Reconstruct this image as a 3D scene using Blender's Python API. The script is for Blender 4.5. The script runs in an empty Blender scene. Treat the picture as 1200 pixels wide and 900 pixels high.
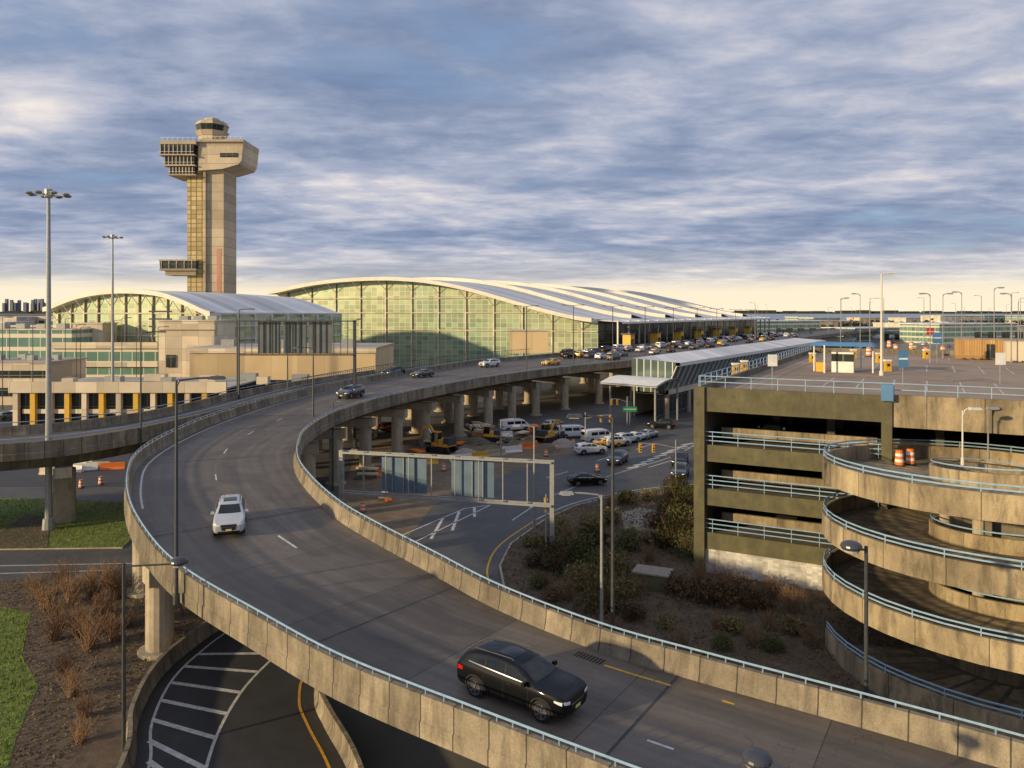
import bpy, math, random, bmesh
from mathutils import Vector, Matrix
from mathutils.bvhtree import BVHTree
random.seed(7)
R=random.Random(11)
scene=bpy.context.scene
CAMH=21.0
def at(u,v,z=0.0):
    """sight-line survey: where the line of bearing/depression meets level z"""
    y=900.0*(CAMH-z)/(v-365.0); return (( u-600.0)*y/900.0, y, z)
# ---------------------------------------------------------------- materials
MATS={}
def nodes(name):
    m=bpy.data.materials.new(name); m.use_nodes=True
    nt=m.node_tree; b=nt.nodes['Principled BSDF']; return m,nt,b
def N(nt,t,**k):
    n=nt.nodes.new(t)
    for a,b in k.items(): setattr(n,a,b)
    return n
def math_(nt,op,a,b=None):
    n=N(nt,'ShaderNodeMath',operation=op)
    for i,x in enumerate((a,b)):
        if x is None: continue
        if isinstance(x,(int,float)): n.inputs[i].default_value=x
        else: nt.links.new(x,n.inputs[i])
    return n.outputs[0]
def mix(nt,f,a,b,bt='MIX'):
    n=N(nt,'ShaderNodeMix',data_type='RGBA',blend_type=bt)
    for i,x in ((0,f),(6,a),(7,b)):
        if isinstance(x,(int,float)): n.inputs[i].default_value=x
        elif isinstance(x,tuple): n.inputs[i].default_value=(x[0],x[1],x[2],1)
        else: nt.links.new(x,n.inputs[i])
    return n.outputs[2]
def noise(nt,vec,scale,detail=5,rough=.6,dist=0):
    n=N(nt,'ShaderNodeTexNoise'); n.inputs['Scale'].default_value=scale
    n.inputs['Detail'].default_value=detail; n.inputs['Roughness'].default_value=rough
    n.inputs['Distortion'].default_value=dist
    if vec is not None: nt.links.new(vec,n.inputs['Vector'])
    return n.outputs['Fac']
def ramp(nt,f,pts):
    n=N(nt,'ShaderNodeValToRGB'); cr=n.color_ramp
    while len(cr.elements)<len(pts): cr.elements.new(.5)
    for e,(p,c) in zip(cr.elements,pts):
        e.position=p; e.color=(c[0],c[1],c[2],1) if isinstance(c,tuple) else (c,c,c,1)
    nt.links.new(f,n.inputs[0]); return n.outputs[0]
def scalevec(nt,src,s):
    n=N(nt,'ShaderNodeVectorMath',operation='MULTIPLY'); nt.links.new(src,n.inputs[0])
    n.inputs[1].default_value=s; return n.outputs[0]
def bump(nt,b,h,strength=.3,dist=.05):
    n=N(nt,'ShaderNodeBump'); n.inputs['Strength'].default_value=strength
    n.inputs['Distance'].default_value=dist; nt.links.new(h,n.inputs['Height'])
    nt.links.new(n.outputs[0],b.inputs['Normal'])
def pmat(name,c1,c2=None,scale=1.0,rough=.8,metal=0,bs=0.0,stain=0.0,coat=0,uv_panel=None,line=0.02,streak=0,grid=None,gridcol=None,spec=None,drip=0,cracks=0,speck=0):
    if name in MATS: return MATS[name]
    m,nt,b=nodes(name); tc=N(nt,'ShaderNodeTexCoord'); geo=N(nt,'ShaderNodeNewGeometry')
    pos=geo.outputs['Position']
    b.inputs['Roughness'].default_value=rough; b.inputs['Metallic'].default_value=metal
    if coat: b.inputs['Coat Weight'].default_value=coat; b.inputs['Coat Roughness'].default_value=.04
    if spec is not None: b.inputs['Specular IOR Level'].default_value=spec
    if c2 is None:
        b.inputs['Base Color'].default_value=(*c1,1); MATS[name]=m; return m
    f=noise(nt,pos,scale,6,.65)
    col=mix(nt,ramp(nt,f,[(.3,0.0),(.7,1.0)]),c1,c2)
    if speck:
        s=noise(nt,pos,14,2,.8); col=mix(nt,1.0,col,ramp(nt,s,[(.3,1-speck),(.7,1+speck*.8)]),'MULTIPLY')
    if stain:
        s=noise(nt,scalevec(nt,pos,(1,1,.25)),scale*.35,5,.7,.5)
        col=mix(nt,math_(nt,'MULTIPLY',ramp(nt,s,[(.42,0.0),(.72,1.0)]),stain),col,(.05,.042,.033))
    uv=tc.outputs['UV']; sep=N(nt,'ShaderNodeSeparateXYZ'); nt.links.new(uv,sep.inputs[0])
    if drip:
        s=noise(nt,scalevec(nt,pos,(1.3,1.3,.35)),1.0,6,.7,.3)
        col=mix(nt,math_(nt,'MULTIPLY',ramp(nt,s,[(.48,0.0),(.70,1.0)]),drip),col,(.05,.042,.033))
    if streak:
        s=noise(nt,scalevec(nt,uv,(.03,1.1,1)),1.0,4,.6)
        col=mix(nt,math_(nt,'MULTIPLY',ramp(nt,s,[(.35,0.0),(.65,1.0)]),streak),col,tuple(x*.5 for x in c1))
        s=noise(nt,scalevec(nt,uv,(.12,.35,1)),1.0,2,.5)
        col=mix(nt,1.0,col,ramp(nt,s,[(.42,.84),(.46,1.06)]),'MULTIPLY')
    if cracks:
        vo=N(nt,'ShaderNodeTexVoronoi',feature='DISTANCE_TO_EDGE'); vo.inputs['Scale'].default_value=cracks
        dv=N(nt,'ShaderNodeVectorMath',operation='ADD'); nz=N(nt,'ShaderNodeTexNoise'); nz.inputs['Scale'].default_value=.8; nt.links.new(pos,nz.inputs['Vector'])
        nt.links.new(pos,dv.inputs[0]); nt.links.new(scalevec(nt,nz.outputs['Color'],(2,2,2)),dv.inputs[1]); nt.links.new(dv.outputs[0],vo.inputs['Vector'])
        ck=math_(nt,'LESS_THAN',vo.outputs['Distance'],.006)
        msk=ramp(nt,noise(nt,pos,.12,3),[(.50,0.0),(.60,1.0)])
        col=mix(nt,math_(nt,'MULTIPLY',math_(nt,'MULTIPLY',ck,msk),.45),col,(.025,.022,.02))
    if uv_panel:
        q=math_(nt,'DIVIDE',sep.outputs[0],uv_panel)
        fl=math_(nt,'FLOOR',q); wn=N(nt,'ShaderNodeTexWhiteNoise',noise_dimensions='1D'); nt.links.new(fl,wn.inputs['W'])
        col=mix(nt,1.0,col,ramp(nt,wn.outputs['Value'],[(0,.78),(1,1.1)]),'MULTIPLY')
        ln=math_(nt,'LESS_THAN',math_(nt,'FRACT',q),line)
        col=mix(nt,math_(nt,'MULTIPLY',ln,.85),col,(.02,.018,.015))
    if grid:
        q=math_(nt,'DIVIDE',sep.outputs[0],grid[0]); r=math_(nt,'DIVIDE',sep.outputs[1],grid[1])
        cmb=N(nt,'ShaderNodeCombineXYZ'); nt.links.new(math_(nt,'FLOOR',q),cmb.inputs[0]); nt.links.new(math_(nt,'FLOOR',r),cmb.inputs[1])
        wn=N(nt,'ShaderNodeTexWhiteNoise',noise_dimensions='2D'); nt.links.new(cmb.outputs[0],wn.inputs['Vector'])
        col=mix(nt,1.0,col,ramp(nt,wn.outputs['Value'],[(0,.7),(1,1.12)]),'MULTIPLY')
        l1=math_(nt,'LESS_THAN',math_(nt,'FRACT',q),grid[2]); l2=math_(nt,'LESS_THAN',math_(nt,'FRACT',r),grid[3])
        ln=math_(nt,'MAXIMUM',l1,l2); col=mix(nt,ln,col,gridcol or (.3,.3,.28))
        nt.links.new(math_(nt,'ADD',math_(nt,'MULTIPLY',ln,.4),rough),b.inputs['Roughness'])
    nt.links.new(col,b.inputs['Base Color'])
    if bs:
        h=noise(nt,pos,scale*6,5,.7); bump(nt,b,h,bs,.04)
    MATS[name]=m; return m
concrete=pmat('concrete',(.37,.315,.23),(.50,.43,.32),1.1,.9,bs=.3,stain=.4,drip=.3)
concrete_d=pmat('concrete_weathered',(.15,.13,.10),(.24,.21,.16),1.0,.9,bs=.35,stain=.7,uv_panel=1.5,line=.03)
gar_shade=pmat('garage_painted_shade',(.10,.09,.068),(.16,.14,.105),1.0,.9,stain=.5)  # interior concrete, colour darkened to deepen the shade inside the garage
par_mat=pmat('parapet_concrete',(.23,.195,.14),(.36,.305,.22),.9,.9,bs=.4,stain=.75,uv_panel=1.55,line=.035,drip=.7,speck=.2)
helix_mat=pmat('helix_concrete',(.33,.265,.165),(.50,.405,.255),.8,.9,bs=.3,stain=.7,uv_panel=3.5,line=.012,drip=.75,speck=.16)
cream=pmat('cream_precast',(.60,.51,.38),(.70,.61,.47),.3,.8,stain=.15,grid=(4,3,.02,.02),gridcol=(.3,.26,.2))
beige=pmat('beige_wall',(.60,.45,.25),(.66,.51,.30),.2,.85,stain=.1,grid=(6,20,.01,.002),gridcol=(.3,.24,.15))
deck_mat=pmat('ramp_pavement',(.12,.10,.083),(.175,.148,.122),.7,.6,bs=.3,stain=.3,streak=.65,uv_panel=7.5,line=.006,cracks=.35,speck=.18)
asphalt=pmat('asphalt',(.06,.06,.062),(.10,.098,.094),.5,.7,bs=.25,stain=.35,cracks=.2,speck=.12)
asphalt_d=pmat('asphalt_dark',(.030,.031,.034),(.05,.05,.052),.6,.7,bs=.25,speck=.1,cracks=.3)
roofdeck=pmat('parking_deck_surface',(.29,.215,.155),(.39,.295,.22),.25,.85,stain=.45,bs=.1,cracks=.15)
soil=pmat('soil',(.065,.045,.03),(.16,.115,.075),1.3,.95,bs=.8,stain=.3,speck=.25)
dirt=pmat('construction_dirt',(.12,.085,.055),(.23,.17,.11),.7,.95,bs=.8,stain=.4,speck=.2)
groundm=pmat('ground_mat',(.10,.095,.08),(.18,.165,.14),.06,.95,stain=.4)
grassm=pmat('grass_mat',(.07,.12,.015),(.20,.23,.045),1.6,.95,bs=.9,stain=.25,speck=.3)
gravel=pmat('gravel',(.22,.19,.16),(.36,.32,.28),4,.95,bs=.8)
white=pmat('white_paint',(.64,.64,.62),(.80,.79,.76),1.5,.6,stain=.12)
linew=pmat('line_white',(.36,.36,.34),(.72,.71,.68),3.0,.7)
liney=pmat('line_yellow',(.45,.24,.02),(.72,.40,.04),3.0,.7)
bluepipe=pmat('blue_pipe_paint',(.20,.33,.46),(.33,.46,.59),3,.45)
steel=pmat('galvanised_steel',(.27,.28,.28),(.38,.39,.38),3,.45,metal=.4)
dsteel=pmat('dark_steel',(.045,.05,.055),(.075,.08,.085),3,.5,metal=.3)
brown=pmat('brown_beam',(.075,.072,.034),(.135,.125,.065),1.2,.8,stain=.5,drip=.5)
black=pmat('black_plastic',(.012,.012,.013))
tyre=pmat('tyre_rubber',(.015,.015,.016),rough=.85)
rimm=pmat('alloy',(.45,.45,.47),rough=.3,metal=.9)
glassc=pmat('car_glass',(.008,.011,.013),rough=.04,spec=.6)
headl=pmat('headlamp',(.75,.78,.8),rough=.08,spec=.9)
taill=pmat('taillamp',(.45,.01,.01),rough=.15)
chrome=pmat('chrome',(.6,.6,.6),rough=.12,metal=1)
platem=pmat('plate',(.75,.62,.25),rough=.5)
orange=pmat('orange_plastic',(.70,.17,.02),rough=.5)
yellow=pmat('yellow_paint',(.70,.42,.04),(.55,.32,.03),2,.5)
redm=pmat('red_paint',(.5,.03,.02),rough=.5)
bluep=pmat('sign_back_panel',(.10,.16,.23),(.15,.22,.30),.8,.45,metal=.3)
blues=pmat('blue_sign',(.06,.17,.34),(.08,.21,.40),.8,.5)
greens=pmat('green_sign',(.02,.22,.10),rough=.5)
teal=pmat('teal_glass',(.13,.25,.21),(.20,.35,.29),.1,.25,metal=.2,grid=(3,3.5,.06,.3),gridcol=(.62,.57,.46))
curtain=pmat('curtain_glass',(.24,.38,.25),(.54,.55,.34),.03,.25,metal=.25,grid=(2.4,1.7,.06,.06),gridcol=(.58,.57,.46))
darkglass=pmat('dark_glass',(.03,.04,.045),(.05,.06,.06),.2,.12,metal=.3,grid=(2.5,3.3,.06,.06),gridcol=(.12,.12,.11))
slantglass=pmat('slanted_glazing',(.08,.12,.12),(.13,.18,.17),.2,.15,metal=.3,grid=(1.5,30,.12,.01),gridcol=(.45,.45,.42))
roofw=pmat('terminal_roof',(.62,.63,.64),(.74,.74,.74),.05,.5,metal=0,grid=(3,500,.05,.0001),gridcol=(.45,.46,.47))
rooff=pmat('roof_edge_cream',(.62,.59,.52),(.74,.71,.63),.5,.6,stain=.1)
towerc=pmat('tower_concrete',(.46,.38,.27),(.58,.49,.36),.12,.85,stain=.25,grid=(30,3.6,.001,.045),gridcol=(.24,.2,.15),drip=.2)
towery=pmat('tower_stair_core',(.50,.39,.17),(.62,.51,.27),.2,.85,stain=.2,grid=(2.2,1.8,.18,.15),gridcol=(.20,.15,.08))
water=pmat('water_mat',(.06,.11,.17),(.08,.13,.20),.01,.25)
treem=pmat('treeline_mat',(.025,.03,.018),(.05,.05,.028),.05,.95)
def paint(name,c,metal=.2,coat=.8,rough=.3,spec=.4):
    return pmat('car_paint_'+name,c,rough=rough,metal=metal,coat=coat,spec=spec)
P_black=paint('black',(.003,.004,.006),0,.55,.5,.1); P_white=paint('white',(.62,.64,.66),0); P_silver=paint('silver',(.36,.38,.39),.6); P_pearl=paint('pearl',(.50,.52,.54),.2)
P_grey=paint('grey',(.06,.065,.07),.4); P_blue=paint('blue',(.012,.025,.05),.3); P_yel=paint('yellow',(.75,.42,.02),0); P_red=paint('red',(.25,.02,.02),.2)
def leafmat(name,c1,c2):
    m,nt,b=nodes(name); geo=N(nt,'ShaderNodeNewGeometry')
    wn=N(nt,'ShaderNodeTexWhiteNoise',noise_dimensions='3D')
    v=N(nt,'ShaderNodeVectorMath',operation='SNAP'); nt.links.new(geo.outputs['Position'],v.inputs[0]); v.inputs[1].default_value=(.12,.12,.12)
    nt.links.new(v.outputs[0],wn.inputs['Vector'])
    n2=noise(nt,geo.outputs['Position'],1.6,3)
    f=math_(nt,'ADD',math_(nt,'MULTIPLY',wn.outputs['Value'],.5),math_(nt,'MULTIPLY',n2,.5))
    nt.links.new(mix(nt,f,c1,c2),b.inputs['Base Color']); b.inputs['Roughness'].default_value=.8
    b.inputs['Specular IOR Level'].default_value=.2
    return m
leaf_g=leafmat('leaf_dark_green',(.03,.042,.014),(.12,.12,.042))
leaf_o=leafmat('leaf_olive',(.08,.07,.025),(.28,.23,.10))
leaf_r=leafmat('leaf_russet',(.06,.036,.02),(.19,.12,.065))
leaf_b=leafmat('twig_brown',(.13,.08,.045),(.32,.20,.12))
litter=leafmat('leaf_litter',(.045,.038,.02),(.19,.14,.08))
bladem=leafmat('grass_blade',(.06,.12,.012),(.24,.30,.05))
# ---------------------------------------------------------------- mesh builder
class MB:
    def __init__(s): s.v=[];s.f=[];s.m=[];s.uv=[];s.sm=[];s.mats=[]
    def mi(s,mat):
        if mat not in s.mats: s.mats.append(mat)
        return s.mats.index(mat)
    def face(s,pts,mat,uvs=None,sm=False):
        pts=[Vector(p) for p in pts]; i0=len(s.v); s.v+=pts
        s.f.append(tuple(range(i0,i0+len(pts)))); s.m.append(s.mi(mat)); s.sm.append(sm)
        if uvs is None:
            n=(pts[1]-pts[0]).cross(pts[2]-pts[1])
            if n.length>0: n.normalize()
            if abs(n.z)>.8: uvs=[(p.x,p.y) for p in pts]
            else:
                t=Vector((-n.y,n.x,0)); t=t.normalized() if t.length>1e-6 else Vector((1,0,0))
                uvs=[(p.dot(t),p.z) for p in pts]
        s.uv.append(uvs)
    def box(s,c,size,mat,rz=0,top=None):
        cx,cy,cz=c; a,b,h=[x/2 for x in size]; cr,sr=math.cos(rz),math.sin(rz)
        def P(x,y,z): return (cx+x*cr-y*sr,cy+x*sr+y*cr,cz+z)
        k=top or (1,1)
        b0=[P(-a,-b,-h),P(a,-b,-h),P(a,b,-h),P(-a,b,-h)]
        t0=[P(-a*k[0],-b*k[1],h),P(a*k[0],-b*k[1],h),P(a*k[0],b*k[1],h),P(-a*k[0],b*k[1],h)]
        s.face(t0,mat); s.face(b0[::-1],mat)
        for i in range(4):
            j=(i+1)%4; s.face([b0[i],b0[j],t0[j],t0[i]],mat)
    def prism(s,poly,z0,z1,mat,topmat=None,bot=True):
        ar=sum(poly[i][0]*poly[(i+1)%len(poly)][1]-poly[(i+1)%len(poly)][0]*poly[i][1] for i in range(len(poly)))
        if ar<0: poly=poly[::-1]
        s.face([(p[0],p[1],z1) for p in poly],topmat or mat)
        if bot: s.face([(p[0],p[1],z0) for p in poly][::-1],mat)
        for i in range(len(poly)):
            p,q=poly[i],poly[(i+1)%len(poly)]
            s.face([(p[0],p[1],z0),(q[0],q[1],z0),(q[0],q[1],z1),(p[0],p[1],z1)],mat)
    def cyl(s,p0,p1,r0,r1,mat,n=10,caps=True):
        p0,p1=Vector(p0),Vector(p1); d=(p1-p0).normalized()
        a=d.orthogonal().normalized(); b=d.cross(a)
        c0=[p0+(a*math.cos(2*math.pi*i/n)+b*math.sin(2*math.pi*i/n))*r0 for i in range(n)]
        c1=[p1+(a*math.cos(2*math.pi*i/n)+b*math.sin(2*math.pi*i/n))*r1 for i in range(n)]
        for i in range(n):
            j=(i+1)%n; s.face([c0[i],c0[j],c1[j],c1[i]],mat,sm=n>5)
        if caps: s.face(c1,mat); s.face(c0[::-1],mat)
    def tube(s,path,r,mat,n=6):
        for a,b in zip(path[:-1],path[1:]): s.cyl(a,b,r,r,mat,n,False)
    def blob(s,c,r,mat,nu=10,nv=6):
        c=Vector(c)
        rows=[[c+Vector((r[0]*math.cos(2*math.pi*i/nu)*math.cos(p),r[1]*math.sin(2*math.pi*i/nu)*math.cos(p),r[2]*math.sin(p))) for i in range(nu+1)] for p in [math.pi*(j/nv-.5) for j in range(nv+1)]]
        s.grid(rows,mat,sm=True)
    def grid(s,rows,mat,uvr=None,sm=False,flip=False):
        for i in range(len(rows)-1):
            for j in range(len(rows[0])-1):
                q=[rows[i][j],rows[i][j+1],rows[i+1][j+1],rows[i+1][j]]
                uu=[uvr[i][j],uvr[i][j+1],uvr[i+1][j+1],uvr[i+1][j]] if uvr else None
                if flip: q=q[::-1]; uu=uu[::-1] if uu else None
                s.face(q,mat,uu,sm)
    def sweep(s,path,prof,mat,closed=True,caps=True):
        """prof: (n,z) offsets, n to the left of travel"""
        path=[Vector(p) for p in path]; rows=[];uvr=[];L=0
        pr=list(prof)+([prof[0]] if closed else [])
        per=[0]
        for a,b in zip(pr[:-1],pr[1:]): per.append(per[-1]+math.hypot(a[0]-b[0],a[1]-b[1]))
        for i,p in enumerate(path):
            t=path[min(i+1,len(path)-1)]-path[max(i-1,0)]; t.z=0; t.normalize(); n=Vector((-t.y,t.x,0))
            if i: L+=(path[i]-path[i-1]).length
            rows.append([p+n*a+Vector((0,0,b)) for a,b in pr]); uvr.append([(L,x) for x in per])
        s.grid(rows,mat,uvr)
        if caps and closed:
            s.face(rows[0][:-1],mat); s.face(rows[-1][:-1][::-1],mat)
    def obj(s,name,loc=(0,0,0),rz=0):
        me=bpy.data.meshes.new(name); me.from_pydata([tuple(v) for v in s.v],[],s.f)
        for m in s.mats: me.materials.append(m)
        me.polygons.foreach_set('material_index',s.m); me.polygons.foreach_set('use_smooth',s.sm)
        uvl=me.uv_layers.new(name='UVMap'); flat=[]
        for u in s.uv:
            for a in u: flat+= [a[0],a[1]]
        uvl.data.foreach_set('uv',flat); me.update()
        o=bpy.data.objects.new(name,me); scene.collection.objects.link(o)
        o.location=loc; o.rotation_euler=(0,0,rz); return o
def inst(o,name,loc,rz=0,sc=1):
    n=bpy.data.objects.new(name,o.data); scene.collection.objects.link(n)
    n.location=loc; n.rotation_euler=(0,0,rz); n.scale=(sc,sc,sc) if isinstance(sc,(int,float)) else sc; return n
def cat(P,t):
    n=len(P); i=min(int(t),n-2); f=t-i
    p0,p1,p2,p3=P[max(i-1,0)],P[i],P[i+1],P[min(i+2,n-1)]
    return tuple(.5*((2*b)+(-a+c)*f+(2*a-5*b+4*c-d)*f*f+(-a+3*b-3*c+d)*f**3) for a,b,c,d in zip(p0,p1,p2,p3))
def smooth(P,k=6):
    n=(len(P)-1)*k; return [cat(P,i/k) for i in range(n+1)]
# ---------------------------------------------------------------- ground & water
g=MB(); g.face([(-20000,-300,0),(20000,-300,0),(20000,25000,0),(-20000,25000,0)],groundm); g.obj('ground')
g=MB(); g.face([(100,1500,.3),(6000,1700,.3),(9000,7000,.3),(-300,6500,.3)],water); g.obj('water')
g=MB(); g.face([(-60,60,.012),(60,60,.012),(190,300,.012),(40,260,.012),(-60,130,.012)],asphalt); g.obj('road')
g=MB(); g.face([(-400,210,.01),(-60,150,.01),(-40,130,.01),(-60,80,.01),(-400,80,.01)],asphalt); g.obj('service_yard')
g=MB(); g.face([(60,140,.01),(900,140,.01),(1400,900,.01),(300,900,.01)],pmat('apron',(.20,.18,.15),(.27,.25,.21),.02,.9,stain=.3)); g.obj('apron_pavement')
g=MB(); g.face([at(395,600,.02),at(470,640,.02),at(510,590,.02),at(600,553,.02),at(672,530,.02),at(660,508,.02),at(560,500,.02),at(420,520,.02)],dirt); g.obj('construction_dirt')
# ---------------------------------------------------------------- ramp
ST=[((19.8,13),(24.7,20.9),14.6),((9.2,20.3),(14.1,28.2),14.5),((3.2,24.2),(8.2,32),14.4),((-1.2,27.1),(4,34.9),14.3),
((-6.9,30.9),(-.6,39.2),14.1),((-11.6,34.7),(-4.3,43.4),13.75),((-16.8,39.3),(-8.5,48.3),13.4),((-20.6,43.7),(-11.6,52.3),13.1),
((-25.3,50.6),(-14.9,57.8),12.65),((-29.3,58.3),(-17.7,64),12.3),((-32,65.5),(-19.6,71),12),((-33.3,74.9),(-20.7,78.5),11.75),
((-33.6,88.5),(-20.2,90.8),11.6),((-32.3,107.6),(-17,106),11.6),((-28.3,127.3),(-10.9,122),11.6),((-20,154),(-2,140.5),11.6),
((-7,185),(10.7,160.6),11.6),((12,215),(33.7,190),11.6),((38,258),(62,237),11.6),((68,300),(92,283),11.6),((125,390),(149,373),11.6),((250,580),(275,565),11.6)]
EO=[(a[0],a[1],CAMH-d-.95) for a,b,d in ST]; EI=[(b[0],b[1],CAMH-d-.95) for a,b,d in ST]
K=8; SO=smooth(EO,K); SI=smooth(EI,K)
def dk(k,f,dz=0):
    o,i=Vector(cat(EO,k)),Vector(cat(EI,k)); p=o.lerp(i,f); p.z+=dz; return p
def deck(mb,SO,SI,mat,th=.6):
    L=0; rows=[];uvr=[]
    for i,(o,n) in enumerate(zip(SO,SI)):
        o,n=Vector(o),Vector(n)
        if i: L+=((o+n)/2-(Vector(SO[i-1])+Vector(SI[i-1]))/2).length
        w=(n-o).length; rows.append([o.lerp(n,j/6) for j in range(7)]); uvr.append([(L,w*j/6) for j in range(7)])
    mb.grid(rows,mat,uvr,flip=True)
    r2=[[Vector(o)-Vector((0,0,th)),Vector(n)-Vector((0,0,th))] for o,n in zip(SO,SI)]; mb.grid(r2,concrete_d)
    gir=[]
    for o,n in zip(SO,SI):
        o,n=Vector(o),Vector(n); a=o.lerp(n,.14);b=o.lerp(n,.86);c=o.lerp(n,.2);d=o.lerp(n,.8)
        gir.append([a-Vector((0,0,th)),c-Vector((0,0,th+1.3)),d-Vector((0,0,th+1.3)),b-Vector((0,0,th))])
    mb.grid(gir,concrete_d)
def parapets(mb,path,side):
    s=side
    mb.sweep(path,[(0.06*s,-.62),(.06*s,-.05),(0,0.0),(0,.95),(-.24*s,.95),(-.30*s,.35),(-.42*s,.0),(-.42*s,-.62)][::(1 if s<0 else -1)],par_mat)
def pipe(mb,path,n,z,r=.05,mat=None):
    mat=mat or bluepipe
    path=[Vector(p) for p in path]; pts=[]
    for i,p in enumerate(path):
        t=path[min(i+1,len(path)-1)]-path[max(i-1,0)]; t.z=0; t.normalize()
        pts.append(p+Vector((-t.y,t.x,0))*n+Vector((0,0,z)))
    mb.tube(pts,r,mat)
    return pts
rm=MB(); deck(rm,SO,SI,deck_mat); parapets(rm,SO,1); parapets(rm,SI,-1)
for path,n in ((SO,-.12),(SI,.12)):
    pts=pipe(rm,path[:150],n,1.17,.045)
    for a,b in zip(pts[:-1],pts[1:]):
        m=max(1,round((b-a).length/1.6))
        for j in range(m):
            q=a.lerp(b,j/m); rm.cyl(q-Vector((0,0,.24)),q,.03,.03,bluepipe,4,False)
for k in [1.0,7.45,8.8,9.9,10.8,11.5,12.2,12.8,13.4,13.9,14.4,14.9,15.3,15.7,16.1,16.5,16.9,17.3,17.7,18.1,18.5,18.9,19.3,19.7]:
    o,i=dk(k,.0),dk(k,1.0); w=(i-o).length; d=(i-o).normalized(); rz=math.atan2(d.y,d.x)
    fs=[.12,.88] if k>9 else [.10,.82]
    if w>19: fs=[.08,.5,.93]
    c=(o+i)/2; ww=w*.93
    rm.box((c.x,c.y,c.z-2.3),(ww,1.5,1.1),concrete,rz)
    for f in fs:
        p=dk(k,f); rm.cyl((p.x,p.y,-.1),(p.x,p.y,p.z-2.8),.82,.82,concrete,16)
        rm.cyl((p.x,p.y,-.1),(p.x,p.y,.25),1.25,1.25,concrete,16)
rm.obj('elevated_ramp')
def dstrip(name,k0,k1,f0,off0,width,mat):
    mb=MB(); n=int((k1-k0)*14); pts=[]
    for i in range(n+1):
        k=k0+(k1-k0)*i/n; o,q=dk(k,0),dk(k,1); d=(q-o).normalized(); pts.append((o.lerp(q,f0)+d*off0,d))
    for (a,da),(b,db) in zip(pts[:-1],pts[1:]):
        up=Vector((0,0,.006)); mb.face([a+up,a+da*width+up,b+db*width+up,b+up][::-1],mat)
    mb.obj(name)
dstrip('lane_marking',8.2,20,0,.95,.15,linew)
def shortdash(name,k,f,L,mat,w=.14):
    a=dk(k,f); b=dk(k+.02,f); t=(b-a).normalized(); n=Vector((-t.y,t.x,0)); up=Vector((0,0,.006))
    m=MB(); m.face([a+up,a+n*w+up,a+n*w+t*L+up,a+t*L+up][::-1],mat); m.obj(name)
shortdash('lane_marking',6.35,.62,3.0,linew,.16); shortdash('lane_marking',1.9,.40,1.0,linew,.12)
for k in [8.9,10.2,11.2,11.9,12.5,13.1,13.6,14.1,14.6,15.1,15.6,16.1,16.6,17.1]: shortdash('lane_marking',k,.5,2.0,linew,.11)
for k,L in ((2.62,1.0),(2.35,1.3),(2.2,.7),(1.75,.5)): shortdash('lane_marking',k,.86,L,liney,.13)
for k in [2.2,4.6,7.45,9.9,12.2]:
    a=dk(k,.04,.006); b=dk(k,.96,.006); t=(dk(k+.02,.5)-dk(k,.5)).normalized()*.12
    m=MB(); m.face([a,b,b+t,a+t][::-1],asphalt_d); m.obj('expansion_joint')
m=MB(); a=dk(2.85,.9,.008)
for i in range(9):
    t=(dk(2.87,.9)-dk(2.85,.9)).normalized(); n=Vector((-t.y,t.x,0)); q=a+t*(i*.16); m.face([q,q+n*.55,q+n*.55+t*.1,q+t*.1][::-1],black)
m.obj('drain_grate')
# left viaduct
VN=[(-110,47),(-75,58),(-47,67.5),(-39,75),(-35.6,90),(-34.2,108),(-30.2,127.5),(-22.5,153)]
VF=[(-116,57),(-81,68.5),(-53,78.5),(-45.5,86),(-42.2,97),(-41,112),(-36.5,131),(-28,156)]
z=8.25
vn=smooth([(x,y,z) for x,y in VN]);vf=smooth([(x,y,z) for x,y in VF])
vm=MB(); deck(vm,vf,vn,deck_mat); parapets(vm,vf,1); parapets(vm,vn,-1); pipe(vm,vn,.12,1.3,.05); pipe(vm,vf,-.12,1.3,.05)
for i in range(0,len(vn)-6,5):
    a,b=Vector(vn[i]),Vector(vf[i]); c=(a+b)/2; d=b-a; rz=math.atan2(d.y,d.x)
    vm.box((c.x,c.y,z-2.4),(d.length*.8,1.4,1.0),concrete,rz)
    vm.cyl((c.x,c.y,-.1),(c.x,c.y,z-2.9),1.0,1.0,concrete,16)
vm.obj('viaduct')
# ---------------------------------------------------------------- planting bed and road edges
bedp=[(2,44),(.3,52),(-.5,58),(-.9,63),(0,69),(3.4,77),(7,82.5),(12,87),(17,90),(22,92),(27,91),(24,72),(14.6,62),(27,55.2),(30,60),(44,50),(44,26),(26,24),(14,31)]
b=MB(); b.prism(bedp,0,.13,concrete,soil,bot=False); b.obj('planting_bed')
k=MB(); k.sweep([(x,y,.1) for x,y in bedp[:11]],[(0,.09),(0,-.1),(.18,-.1),(.18,.09)],concrete); k.obj('kerb')
def ribbon(name,pts,w,mat,z=.022):
    m=MB(); pts=[Vector((p[0],p[1],z)) for p in pts]; m.sweep(pts,[(-w/2,0),(w/2,0)][::-1],mat,closed=False); 
    return m.obj(name)
ribbon('lane_marking',smooth([(-1.1,52,0),(-1.6,58,0),(-2,63,0),(-1,69.3,0),(2.6,77.8,0)],5),.16,liney)
ribbon('lane_marking',smooth([(2.6,77.8,0),(6.3,83.5,0),(11.5,88.2,0),(17,91.5,0),(22,93.2,0)],5),.16,linew)
g=MB(); g.prism([at(735,640)[:2],at(775,640)[:2],at(770,600)[:2],at(748,596)[:2],at(728,602)[:2]],.1,.15,gravel,bot=False); g.obj('gravel_path')
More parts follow.
